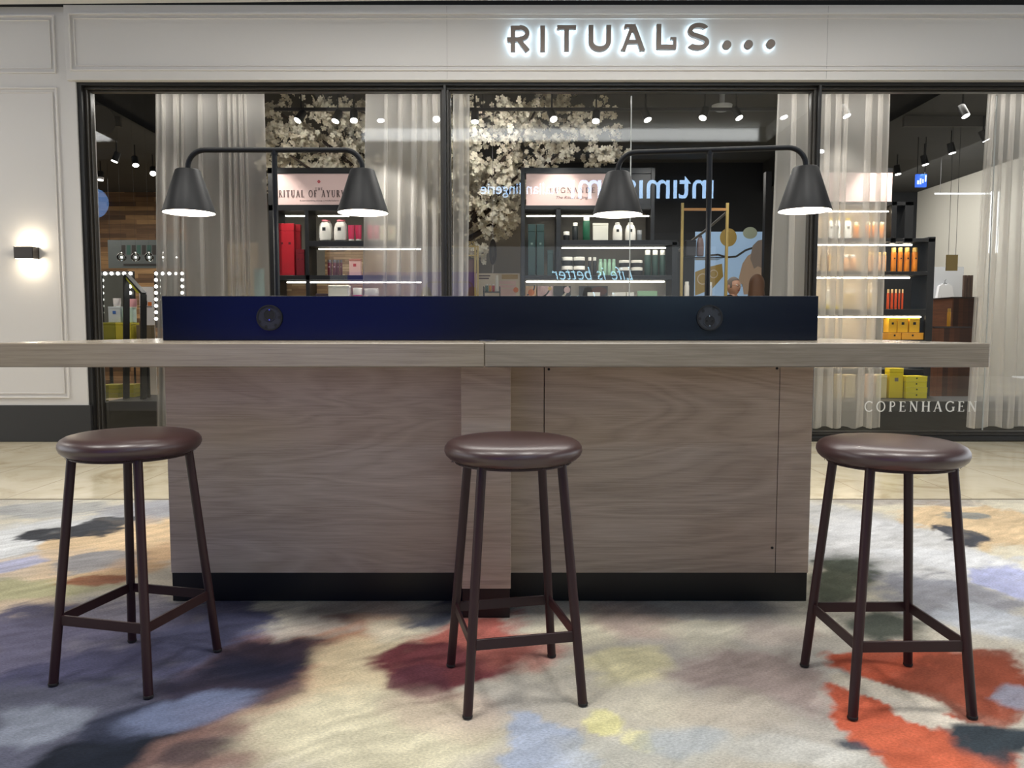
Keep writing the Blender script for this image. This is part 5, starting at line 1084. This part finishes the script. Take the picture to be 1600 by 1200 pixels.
SKY = mat('poster_sky', (150, 178, 208), 0.5, emit=(0.22, 0.33, 0.48), es=0.5); SKIN = mat('skin', (196, 172, 152), 0.6); GB = mat('poster_gold', (176, 150, 84), 0.4); GRB = mat('poster_grey_hair', (150, 138, 132), 0.6)
poster(1086, 1193, 362, 620, 12.6, SKY, 'large light blue picture of a woman with gold balloons behind two visitors', (
    ('balloon', GB, 'c', 1138, 371, 13, 14), ('balloon', mat('poster_pale_balloon', (170, 180, 160), 0.5), 'c', 1172, 364, 11, 9), ('ribbon', PDK, 'l', [(1110, 399), (1122, 398), (1135, 402), (1150, 401), (1165, 391), (1180, 386)], 3),
    ('balloon', GB, 'p', [(1086, 440), (1086, 425), (1104, 418), (1128, 412), (1130, 432), (1112, 452), (1086, 462)]), ('ring', PCR, 'arc', 1098, 436, 8, 1.4, 0, 6.28), ('ring', PCR, 'arc', 1115, 428, 6, 1.2, 0, 6.28),
    ('figure', SKIN, 'p', [(1160, 445), (1153, 440), (1160, 412), (1168, 400), (1180, 392), (1193, 388), (1193, 460), (1162, 460)]), ('hair', GRB, 'p', [(1172, 404), (1176, 384), (1184, 376), (1193, 374), (1193, 420), (1184, 416), (1178, 420)])))
bm = bmesh.new(); bm_box(bm, W(1194, 400, 10.6)[0], W(1203, 400, 10.6)[0], 10.6, 10.7, 0, WZ(268, 10.6)); tag(obj('black_column', bm, SHB), 'slim black column left of the curtain behind the rightmost lamp shade', 'column')
t = thing('handrail', 'grey sloping handrail behind the gold stand', 'handrail', (W(1100, 400, 11.2)[0], 11.2, WZ(390, 11.2)))
bar('rail', [(1060, 392), (1100, 362), (1134, 333)], 0.018, mat('grey_rail', (120, 116, 112), 0.4), t, 11.2)
for a, b in ((1068, 386), (1106, 358)): bm = bmesh.new(); xx, zz = W(a, b, 11.2); bm_tube(bm, [(xx, 11.2, 0), (xx, 11.2, zz)], 0.014, 8); obj('rail_post', bm, SHB, t)

def skin_mesh(verts, edges, radii, sub=2):
    me = bpy.data.meshes.new('s'); me.from_pydata(verts, edges, []); o = bpy.data.objects.new('s', me); COL.objects.link(o)
    md = o.modifiers.new('skin', 'SKIN'); md.use_smooth_shade = True
    for i, v in enumerate(me.skin_vertices[0].data): r = radii[i]; v.radius = (r, r) if not hasattr(r, '__len__') else r; v.use_root = (i == 0)
    sb = o.modifiers.new('sub', 'SUBSURF'); sb.levels = sub; sb.render_levels = sub
    dg = bpy.context.evaluated_depsgraph_get(); out = bpy.data.meshes.new_from_object(o.evaluated_get(dg)); bpy.data.objects.remove(o)
    bm = bmesh.new(); bm.from_mesh(out); return bm
def person(loc, rotz, H, lab, top, pants, hairc, woman):
    t = thing('person', lab, 'person', loc, rotz, None); s = H / 1.75
    J = {'pel': (0, 0, .95), 'wa': (0, 0, 1.1), 'ch': (0, .0, 1.3), 'ns': (0, .01, 1.46), 'nk': (0, 0, 1.52), 'hd': (0, -.01, 1.58)}
    for sd, q in (('l', 1), ('r', -1)):
        J['sh' + sd] = (q * .17, 0, 1.42); J['el' + sd] = (q * .22, .02, 1.14); J['wr' + sd] = (q * .2, -.12, .93)
        J['hp' + sd] = (q * .09, 0, .9); J['kn' + sd] = (q * .1, -.01, .5); J['an' + sd] = (q * .1, .03, .09); J['to' + sd] = (q * .11, -.12, .035)
        for f in range(4): J['f%d%s' % (f, sd)] = (q * (.175 + f * .016), -.15 - .004 * f, .855 + (.008, 0, .004, .014)[f]); J['g%d%s' % (f, sd)] = (q * (.172 + f * .015), -.17, .82 + (.01, 0, .005, .02)[f])
        J['tb' + sd] = (q * .16, -.16, .9); J['tc' + sd] = (q * .155, -.185, .875)
    def chain(names, rad, out):
        vs = [tuple(c * s for c in J[n]) for n, _ in names]
    E_ = [('pel', 'wa'), ('wa', 'ch'), ('ch', 'ns'), ('ns', 'nk'), ('nk', 'hd')]
    for d in 'lr':
        E_ += [('ns', 'sh' + d), ('sh' + d, 'el' + d), ('el' + d, 'wr' + d), ('pel', 'hp' + d), ('hp' + d, 'kn' + d), ('kn' + d, 'an' + d), ('an' + d, 'to' + d), ('wr' + d, 'tb' + d), ('tb' + d, 'tc' + d)]
        for f in range(4): E_ += [('wr' + d, 'f%d%s' % (f, d)), ('f%d%s' % (f, d), 'g%d%s' % (f, d))]
    R_ = {'pel': (.13, .1), 'wa': (.12, .09), 'ch': (.15, .1), 'ns': (.07, .06), 'nk': .05, 'hd': .05}
    for d in 'lr':
        R_.update({'sh' + d: .055, 'el' + d: .038, 'wr' + d: .026, 'hp' + d: .085, 'kn' + d: .055, 'an' + d: .038, 'to' + d: .03, 'tb' + d: .009, 'tc' + d: .008})
        for f in range(4): R_['f%d%s' % (f, d)] = .0085; R_['g%d%s' % (f, d)] = .0075
    def build(names, edges, add=0.0):
        idx = {n: i for i, n in enumerate(names)}
        rr = [tuple((c + add) * s for c in (R_[n] if hasattr(R_[n], '__len__') else (R_[n],) * 2)) for n in names]
        return skin_mesh([tuple(c * s for c in J[n]) for n in names], [(idx[a], idx[b]) for a, b in edges if a in idx and b in idx], rr)
    bm = build(list(J), E_)
    # head with a face, joined to the body mesh
    hb = bmesh.ops.create_uvsphere(bm, u_segments=28, v_segments=20, radius=1.0)['verts']
    for v in hb:
        x, y, z = v.co
        w_ = 1 - 0.22 * max(0, -z) ** 1.5
        v.co = (x * .075 * w_, y * .095 * (1 - .1 * max(0, -z)) - .005, z * .118)
        if y < -0.6:
            n = math.exp(-((x / .16) ** 2)) * math.exp(-(((z + .12) / .22) ** 2)); v.co.y -= .024 * n
            for ex in (-.38, .38): v.co.y += .012 * math.exp(-(((x - ex) / .17) ** 2)) * math.exp(-(((z - .12) / .12) ** 2))
            v.co.y += .005 * math.exp(-((x / .3) ** 2)) * math.exp(-(((z + .45) / .06) ** 2)); v.co.y -= .006 * math.exp(-((x / .35) ** 2)) * math.exp(-(((z + .75) / .15) ** 2))
        v.co.z += 1.645; v.co *= s
    for q in (-1, 1):
        e = bmesh.ops.create_uvsphere(bm, u_segments=10, v_segments=8, radius=1.0)['verts']
        for v in e: v.co = Vector((q * .076 + v.co.x * .01, v.co.y * .02 + .005, 1.64 + v.co.z * .032)) * s
    obj('body', bm, mat('skin_woman' if woman else 'skin_man', (206, 160, 136), 0.55), t, smooth='all', world=False)
    A = ['pel', 'wa', 'ch', 'ns', 'nk'] + [a + d for d in 'lr' for a in ('sh', 'el', 'wr')]
    R_['nk'] = .06; zk = J['nk']; J['nk'] = (0, -.004, 1.575)
    for d in 'lr': R_['wr' + d] = .03
    bm = build(A, E_, 0.012); obj('jumper', bm, mat('cloth_%d_%d_%d' % top, top, 0.9), t, smooth='all', world=False)
    B = ['pel'] + [a + d for d in 'lr' for a in ('hp', 'kn', 'an')]
    bm = build(B, E_, 0.014); obj('trousers', bm, mat('cloth_%d_%d_%d' % pants, pants, 0.9), t, smooth='all', world=False)
    for q in (-1, 1):
        bm = bmesh.new(); v = bmesh.ops.create_uvsphere(bm, u_segments=16, v_segments=10, radius=1.0)['verts']
        for k in v: k.co = Vector((q * .108 + k.co.x * .048, -.045 + k.co.y * .135, max(0.003, .04 + k.co.z * .045))) * s
        obj('shoe', bm, mat('black_shoe', (20, 18, 18), 0.4), t, smooth='all', world=False)
        bm = bmesh.new(); v = bmesh.ops.create_uvsphere(bm, u_segments=10, v_segments=8, radius=.0115 * s)['verts']; bmesh.ops.translate(bm, vec=(q * .029 * s, -.083 * s, 1.66 * s), verts=v); obj('eye', bm, mat('eye_white', (225, 222, 215), 0.3), t, smooth='all', world=False)
    bm = bmesh.new(); v = bmesh.ops.create_uvsphere(bm, u_segments=28, v_segments=20, radius=1.0)['verts']
    hs = 1.0
    for k in v:
        x, y, z = k.co
        if woman:
            lowz = -2.9 if y > -0.15 else 0.35
            zz = z if z > 0 else z * 3.2; k.co = (x * .09 * (1 + .12 * (z < -.2)), y * .105 + .012 + .015 * (z < 0), zz * .125)
            if y < -0.3 and z < 0.45: k.co.y = -0.02; k.co.z = max(k.co.z, -.28)
        else:
            k.co = (x * .0785, y * .099, z * .122)
            if y < -.45 and z < .55: k.co.y = -.03
            if z < -.25: k.co.z = -.03; k.co.x *= .95; k.co.y = max(k.co.y, .0) * .9
        k.co.z += 1.65; k.co *= s
    obj('hair', bm, mat('hair_%d_%d_%d' % hairc, hairc, 0.6), t, smooth='all', world=False)
    bm = bmesh.new(); v = bmesh.ops.create_uvsphere(bm, u_segments=12, v_segments=6, radius=1.0)['verts']
    for k in v: k.co = Vector((k.co.x * .022, -.092 + k.co.y * .006, 1.592 + k.co.z * .006)) * s
    obj('mouth', bm, mat('lips', (168, 84, 80), 0.5), t, smooth='all', world=False)
    if not woman:
        bm = bmesh.new()
        for q in (-1, 1): bm_tube(bm, [((q * .031 + .022 * math.cos(k * PI / 8)) * s, -.104 * s, (1.658 + .017 * math.sin(k * PI / 8)) * s) for k in range(17)], .0018 * s, 5, cap=False); bm_tube(bm, [(q * .053 * s, -.104 * s, 1.66 * s), (q * .078 * s, 0, 1.662 * s)], .0018 * s, 5)
        bm_tube(bm, [(-.009 * s, -.104 * s, 1.66 * s), (.009 * s, -.104 * s, 1.66 * s)], .0018 * s, 5); obj('glasses', bm, SHB, t, world=False)
    return t
Yp = 10.25
hm = (W(1146, 433, Yp)[1]) / (1.767 / 1.75)
person((W(1146, 440, Yp)[0], Yp, 0), 0.55, hm, 'grey-haired person with glasses in a black turtleneck, before the light blue picture', (18, 18, 20), (30, 30, 36), (120, 110, 104), False)
hw = (W(1182, 428, 9.5)[1]) / (1.775 / 1.75)
person((W(1183, 440, 9.5)[0], 9.5, 0), 2.6, hw, 'person with long brown hair and patterned dark top seen from behind', (44, 28, 30), (34, 30, 34), (92, 62, 42), True)

# ------------------------------------------------------------------ blossom tree
tt = thing('blossom_tree', 'large artificial cherry tree with cream blossoms spreading under the shop ceiling', 'tree', (-0.55, 10.9, 0))
BARK = mat('dark_bark', (58, 46, 38), 0.9)
Rr = random.Random(11)
bm = bmesh.new(); bm_tube(bm, [(-0.95, 10.95, 0), (-0.98, 10.9, 0.9), (-0.85, 10.85, 1.6), (-0.95, 10.8, 2.3)], [0.13, 0.1, 0.09, 0.08], 14); obj('trunk', bm, BARK, tt, smooth=True)
tips = []
for k, (px, py) in enumerate(((430, 170), (450, 240), (500, 160), (560, 250), (620, 170), (560, 320), (700, 150), (740, 340), (770, 300), (780, 170), (840, 170), (880, 235), (930, 170), (960, 240), (850, 240), (690, 280), (755, 395))):
    Yk = Rr.uniform(9.95, 10.9); x, z = W(px, py, Yk); p0 = Vector((-0.95, 10.8, Rr.uniform(2.1, 2.3))); p3 = Vector((x, Yk, min(z, 4.15)))
    mid = (p0 + p3) / 2 + Vector((Rr.uniform(-.15, .15), Rr.uniform(-.1, .1), Rr.uniform(0.0, .25)))
    pts = [p0 * (1 - t_) ** 2 + mid * 2 * t_ * (1 - t_) + p3 * t_ * t_ + Vector((Rr.uniform(-.02, .02), 0, Rr.uniform(-.02, .02))) for t_ in [i / 8 for i in range(9)]]
    bm = bmesh.new(); bm_tube(bm, pts, [0.045 - 0.004 * i for i in range(9)], 8); obj('branch', bm, BARK, tt, smooth=True); tips.append(pts)
def inside(px, py):
    if px < 414 or px > 975 or py < 120: return False
    if px < 600: return py < 300
    if px < 735: return py < 330
    if px < 815: return py < 372 - (px - 735) * 0.1
    return py < 268 - (px - 815) * 0.06 and (Rr.random() < 1.15 - (px - 815) / 190)
verts = []; faces = []
def petal_cluster(c, size):
    n = 5; c = Vector(c); ax = Vector((Rr.gauss(0, .7), -1 + Rr.gauss(0, .5), Rr.gauss(-.2, .7))).normalized(); a = ax.orthogonal().normalized(); b = ax.cross(a)
    rot = Rr.uniform(0, PI)
    for k in range(n):
        th = rot + k * 2 * PI / n; d = a * math.cos(th) + b * math.sin(th); e = -a * math.sin(th) + b * math.cos(th)
        i = len(verts)
        verts.extend([c, c + (d * .55 + e * .36 + ax * .12) * size, c + (d * 1.0 + e * .22 + ax * .25) * size, c + (d * 0.9 + ax * .2) * size, c + (d * 1.0 - e * .22 + ax * .25) * size, c + (d * .55 - e * .36 + ax * .12) * size])
        faces.extend([(i, i + 1, i + 2, i + 3), (i, i + 3, i + 4, i + 5)])
cl = []
for k in range(470):
    while True:
        px, py = Rr.uniform(410, 980), Rr.uniform(125, 380)
        if inside(px, py): break
    Yk = Rr.uniform(9.95, 11.1); x, z = W(px, py, Yk)
    if z < 4.15: cl.append(Vector((x, Yk, z)))
for pts in tips:
    for p in pts[4:]: cl.append(p)
for c in cl:
    for k in range(Rr.randint(7, 14)):
        p = c + Vector((Rr.gauss(0, .062), Rr.gauss(0, .06), Rr.gauss(0, .055)))
        if p.z < 4.25: petal_cluster(p, Rr.uniform(.032, .048))
me = bpy.data.meshes.new('blossoms'); me.from_pydata([v - Vector(tt.location) for v in verts], [], faces); me.update()
o = bpy.data.objects.new('blossoms', me); COL.objects.link(o); o.parent = tt; o['kind'] = 'stuff'
BL, N, L, b = new_mat('cream_petals'); b.inputs['Base Color'].default_value = lin((206, 196, 174)); b.inputs['Roughness'].default_value = 0.7
b.inputs['Subsurface Weight'].default_value = 0.0
n = N.new('ShaderNodeTexNoise'); n.inputs['Scale'].default_value = 9; r = ramp(N, [(0.35, (196, 184, 162)), (0.6, (232, 226, 208))]); tc = N.new('ShaderNodeTexCoord'); L.new(tc.outputs['Object'], n.inputs['Vector']); L.new(n.outputs['Fac'], r.inputs[0]); L.new(r.outputs[0], b.inputs['Base Color'])
me.materials.append(BL)

# ------------------------------------------------------------------ behind the middle window, left of the green shelves
Yq = 11.3
poster(736, 812, 427, 640, Yq, PCR, 'cream notice board with pink sheet low between curtain and green shelf unit', (
    ('heading', INK, 'r', 748, 766, 430, 432), ('heading', INK, 'r', 748, 764, 434, 436), ('plate', GOLD, 'r', 784, 809, 429, 436), ('sheet', PPK, 'r', 780, 806, 439, 470), ('stripe', PCR, 'r', 781, 803, 444, 445), ('stripe', PCR, 'r', 783, 804, 450, 451), ('dot', POR, 'c', 806, 453, 4)))
Yh = 9.8
t = thing('hanging_ornament', 'dark oval hoop ornament hanging on a wire below the blossoms', 'ornament', (W(770, 410, Yh)[0], Yh, WZ(413, Yh)))
xx = W(770, 410, Yh)[0]; hh2 = (WZ(374, Yh) - WZ(413, Yh)) / 2; zc = (WZ(374, Yh) + WZ(413, Yh)) / 2
bm = bmesh.new()
for k in range(9):
    a = k * PI / 9
    bm_tube(bm, [(xx + .045 * math.cos(a) * math.sin(j * PI / 12), Yh + .045 * math.sin(a) * math.sin(j * PI / 12), zc + hh2 * math.cos(j * PI / 12)) for j in range(13)], .006, 6)
obj('hoops', bm, mat('dark_wicker', (54, 44, 38), 0.8), t)
bm = bmesh.new(); bm_tube(bm, [(xx, Yh, zc + hh2), (xx, Yh, CEILZ(xx))], .002, 5); bm_tube(bm, [(xx, Yh, zc - hh2), (xx, Yh, WZ(427, Yh))], .002, 5); obj('wire', bm, CHROME, t)
Yt = 10.2
t = thing('tester_stand', 'small black wire display table below the hanging hoop ornament', 'display table', (W(768, 450, Yt)[0], Yt, 0))
box_obj('tray', W(755, 450, Yt)[0], W(782, 450, Yt)[0], Yt - .1, Yt + .12, WZ(456, Yt) - .01, WZ(456, Yt), SHB, t)
for a in (756, 781):
    for y in (Yt - .09, Yt + .11): bm = bmesh.new(); x_ = W(a, 450, Yt)[0]; bm_tube(bm, [(x_, y, 0), (x_, y, WZ(448, Yt))], .006, 6); obj('leg', bm, SHB, t)
for a, b, c_, w_ in ((758, 763, (60, 96, 76), 'green'), (764, 768, (226, 150, 50), 'orange'), (769, 773, RD, 'red'), (774, 779, WH, 'white')): product('cyl', a, b, 444 if w_ != 'white' else 430, 456, c_, 'small %s bottle on the wire display table' % w_, 'bottle', 'bottles on the wire display table', Y=Yt, cap=WH)
t = thing('gold_letter_frame', 'slim gold frame with letters RS beside the narrow curtain', 'display frame', (W(738, 450, 9.9)[0], 9.9, 0))
for a in (742.5, 746.5): x_ = W(a, 400, 9.9)[0]; box_obj('upright', x_ - .012, x_ + .012, 9.9, 9.92, 0, WZ(384, 9.9), gm, t)
for p in (385, 399): box_obj('crossbar', W(706, 400, 9.9)[0], W(746, 400, 9.9)[0], 9.901, 9.919, WZ(p + 1, 9.9), WZ(p - 1, 9.9), gm, t)
place_text('letter', 'RS', W(731, 380, 9.9)[0], W(742, 380, 9.9)[0], WZ(384, 9.9), WZ(377, 9.9), 9.9, gm, t, split=True)
poster(728, 741, 405, 650, 9.96, mat('brown_card', (104, 72, 66), 0.6), 'brown board inside the slim gold letter frame', cat='board', name='display_board', hang=True)

# ------------------------------------------------------------------ left window corner
Yv = 9.4
CH_ = mat('mirror_glass', (120, 124, 122), 0.05, metal=0.9)
def vanity(a, b, tp, bt, Y, bulbs, lab):
    t = thing('bulb_mirror', lab, 'mirror', (W((a + b) / 2, 450, Y)[0], Y, WZ(bt, Y)), 0, 'mirrors with bulbs'); xa, xb, z0, z1 = W(a - 4, 450, Y)[0], W(b + 4, 450, Y)[0], WZ(bt, Y), WZ(tp - 4, Y)
    bm = bmesh.new(); f = 0.055
    bm_box(bm, xa, xb, Y, Y + .04, z1 - f, z1, .004, 1); bm_box(bm, xa, xa + f, Y, Y + .04, z0, z1 - f, .004, 1); bm_box(bm, xb - f, xb, Y, Y + .04, z0, z1 - f, .004, 1); bm_box(bm, xa + f, xb - f, Y, Y + .04, z0, z0 + .03, .004, 1)
    obj('frame', bm, SHB, t); box_obj('mirror_pane', xa + f, xb - f, Y + .02, Y + .03, z0 + .03, z1 - f, CH_, t)
    for px, py in bulbs:
        x_, z_ = W(px, py, Y); bm = bmesh.new(); v = bmesh.ops.create_uvsphere(bm, u_segments=14, v_segments=10, radius=.02)['verts']; bmesh.ops.translate(bm, vec=(x_, Y - .018, z_), verts=v); obj('bulb', bm, BULB, t, smooth='all')
    for px in (a, b): bm = bmesh.new(); x_ = W(px, 450, Y)[0]; bm_tube(bm, [(x_, Y + .02, 0), (x_, Y + .02, z0)], .012, 8); obj('mirror_leg', bm, SHB, t)
vanity(155.5, 205, 427.5, 512, Yv, [(155.5 + i * 9.9, 427.5) for i in range(6)] + [(156, 437.5 + i * 10.1) for i in range(7)] + [(204, 437.5 + i * 10.1) for i in range(3)], 'mirror with large round bulbs at the left end of the window, beside white wall')
vanity(245, 286, 427.5, 512, Yv, [(245 + i * 10.2, 427.5) for i in range(5)] + [(245, 437.5 + i * 10.1) for i in range(7)] + [(286, 437.5 + i * 10.1) for i in range(3)], 'mirror with large round bulbs seen through the wide left curtain')
for k, px in enumerate((190, 212, 233, 255, 276)):
    x_, z_ = W(px, 402, 9.0)
    t = thing('glass_globe', 'clear hanging glass globe with tiny light, %s in the row above the bulb mirrors' % ORD[k], 'glass globe', (x_, 9.0, z_), 0, 'hanging glass globes')
    bm = bmesh.new(); bm_lathe(bm, [(.004, -.05), (.03, -.042), (.048, -.02), (.052, .0), (.046, .024), (.03, .042), (.014, .05), (.012, .062)], 24); obj('globe', bm, GLASS, t, smooth='all', world=False)
    bm = bmesh.new(); bm_tube(bm, [(0, 0, .062), (0, 0, .075)], .013, 12); bm_tube(bm, [(0, 0, .075), (0, 0, CEILZ(x_) - z_)], .0008, 4); obj('cap_and_wire', bm, SHB, t, world=False)
    bm = bmesh.new(); bmesh.ops.create_uvsphere(bm, u_segments=10, v_segments=8, radius=.011); obj('tiny_light', bm, BULB, t, smooth='all', world=False)
# table with yellow boxes above, stack below
Ya = 9.15
t = thing('display_table', 'dark display table at the left window end, carrying yellow boxes', 'table', (W(187, 530, Ya)[0], Ya, 0))
box_obj('table_top', W(154, 530, Ya)[0], W(242, 530, Ya)[0], Ya - .2, Ya + .18, WZ(531, Ya) - .03, WZ(531, Ya), mat('dark_wood', (40, 30, 26), 0.5), t)
for a in (158, 238):
    for y in (Ya - .18, Ya + .16): bm = bmesh.new(); x_ = W(a, 450, Ya)[0]; bm_box(bm, x_ - .015, x_ + .015, y - .015, y + .015, ZPL + .001 if y > 8.5 else 0, WZ(531, Ya) - .0305); obj('leg', bm, SHB, t)
pbox(156, 186.5, 504, 531, Ya, (150, 146, 40), 'large olive yellow box at the left end above the countertop', 'yellow boxes at left', depth=.2)
pbox(187.8, 211, 504, 531, Ya, (216, 200, 60), 'bright yellow box right of the large olive one', 'yellow boxes at left', depth=.2)
row('box', [(216, 226), (227, 239)], 508, 531, (128, 112, 84), 'tan box', 'right of the bright yellow box', 'box', 'tan boxes at left', Y=Ya, depth=.08)
product('box', 173, 191, 479, 503.8, (214, 222, 230), 'white package with blue print on the olive yellow box', 'box', 'packages at left', mark=(60, 110, 190), Y=Ya, depth=.1)
product('box', 195, 210, 481, 503.8, (200, 226, 214), 'white package with teal print on the bright yellow box', 'box', 'packages at left', mark=(50, 160, 130), Y=Ya, depth=.1)
product('tube', 177, 189, 466, 479, (232, 226, 226), 'white pouch on the blue-printed package', 'pouch', 'packages at left', Y=Ya, cap=WH, mark=(90, 60, 120))
product('tube', 200, 214, 467, 481, (232, 170, 176), 'pink pouch on the teal-printed package', 'pouch', 'packages at left', Y=Ya, cap=WH, mark=PK)
poster(215.5, 238, 448, prow(0.002, 9.9), 9.9, mat('white_board', (226, 222, 222), 0.5), 'white board with small orange picture between the two bulb mirrors', (('picture', POR, 'r', 231, 237, 472, 478), ('picture', PDK, 'r', 223, 230, 470, 477), ('line', PDK, 'r', 216, 238, 479, 480)), 'board', name='display_board')
# house-shaped black frame with yellow inner edge
t = thing('house_frame', 'black house-shaped display frame with bright yellow sloping inner edge', 'display frame', (W(206, 500, 8.72)[0], 8.72, ZPL))
lime = mat('lime_yellow_paint', (232, 226, 60), 0.5)
def prism_px(name, pts, Y, d, m, t): bm = bmesh.new(); bm_prism(bm, [W(a, b, Y) for a, b in pts], Y, Y + d); obj(name, bm, m, t)
pbt = prow(ZPL, 8.72) - 0.2
prism_px('frame_side', [(192, pbt), (194.5, pbt), (194.5, 428), (192, 432)], 8.72, .12, SHB, t); prism_px('frame_side', [(219, pbt), (221.5, pbt), (221.5, 459), (219, 458)], 8.72, .12, SHB, t)
prism_px('roof_edge', [(193, 428), (195, 428), (221.5, 457), (219, 459)], 8.72, .12, SHB, t); prism_px('yellow_edge', [(193.5, 432), (195.5, 430.5), (218.5, 458), (214, 458)], 8.75, .06, lime, t)
# stack of flat yellow boxes on the left platform and beside it
Yk = 9.0; pk = prow(ZPL, Yk)
h4 = (pk - 600) / 3
for k in range(3): pbox(168, 191, pk - h4 * (k + 1) + .2, pk - h4 * k, Yk, (188, 180, 44), 'flat olive yellow box, %s of the stack on the left platform' % ('bottom', 'middle', 'top')[k], 'flat yellow boxes on left platform', depth=.2)
for k in range(3): pbox(196, 215, pk - h4 * (k + 1) + .2, pk - h4 * k, Yk + .1, (214, 200, 56), 'flat bright yellow box, %s of the stack right of frame post' % ('bottom', 'middle', 'top')[k], 'flat yellow boxes on left platform', depth=.2)
pk2 = prow(0, 8.75)
for k in range(6):
    h5 = (pk2 - 602) / 6; pbox(157.5, 164.3, pk2 - h5 * (k + 1) + .2, pk2 - h5 * k, 8.75, (206, 194, 50), 'narrow yellow box, %s from the floor in the pile left of the platform' % ORD[k], 'yellow pile left of platform', depth=.15)
poster(169, 290, 375, 419, 12.2, mat('slate_board', (98, 106, 108), 0.5), 'slate grey board with row of dark green bottles printed, behind glass globes', tuple(('bottle_print', mat('print_teal', (60, 96, 90), 0.5) if k % 2 else PDK, 'r', 190 + k * 8, 196 + k * 8, 383, 398) for k in range(7)) + (('print_line', PDK, 'r', 193, 262, 412, 415),), name='poster', hang=True)
poster(294, 347, 377, 416, 11.0, mat('pale_grey_board', (150, 150, 146), 0.6), 'plain pale grey board behind the middle of the wide left curtain', cat='board', name='display_board', hang=True)
poster(355, 402, 379, 463, 10.4, mat('cream_lit_board', (228, 208, 176), 0.5), 'cream board with parasol drawing behind right part of wide curtain', (('parasol', INK, 'arc', 378, 425, 32, 1.2, .5, 2.6), ('stick', INK, 'r', 385, 386.5, 389, 440), ('ledge', GOLD, 'r', 355, 381, 434, 438.5), ('card', WH and PCR, 'r', 363, 376, 418, 434), ('leaflet', mat('white_paper', (235, 232, 226), .5), 'r', 368, 379, 447, 463)), cat='board', name='display_board', hang=True)
poster(396, 412, 420, 640, 10.0, mat('pale_teal_banner', (150, 186, 184), 0.5), 'pale teal narrow banner beside the right edge of the wide curtain', cat='banner', name='banner')
bm = bmesh.new(); bm_tube(bm, [(W(309 + 16 * math.sin(k * .3), 0, 10.6)[0] * 0 + W(308 + 14 * math.sin(k * .16), 450, 10.6)[0], 10.6, WZ(426 + k * 2.2, 10.6)) for k in range(18)] + [(W(308, 450, 10.6)[0], 10.6, 0.0)], .02, 8)
tag(obj('coat_stand_hook', bm, mat('grey_metal', (70, 70, 70), .5)), 'curved grey metal hook shape behind the wide left curtain', 'hook')
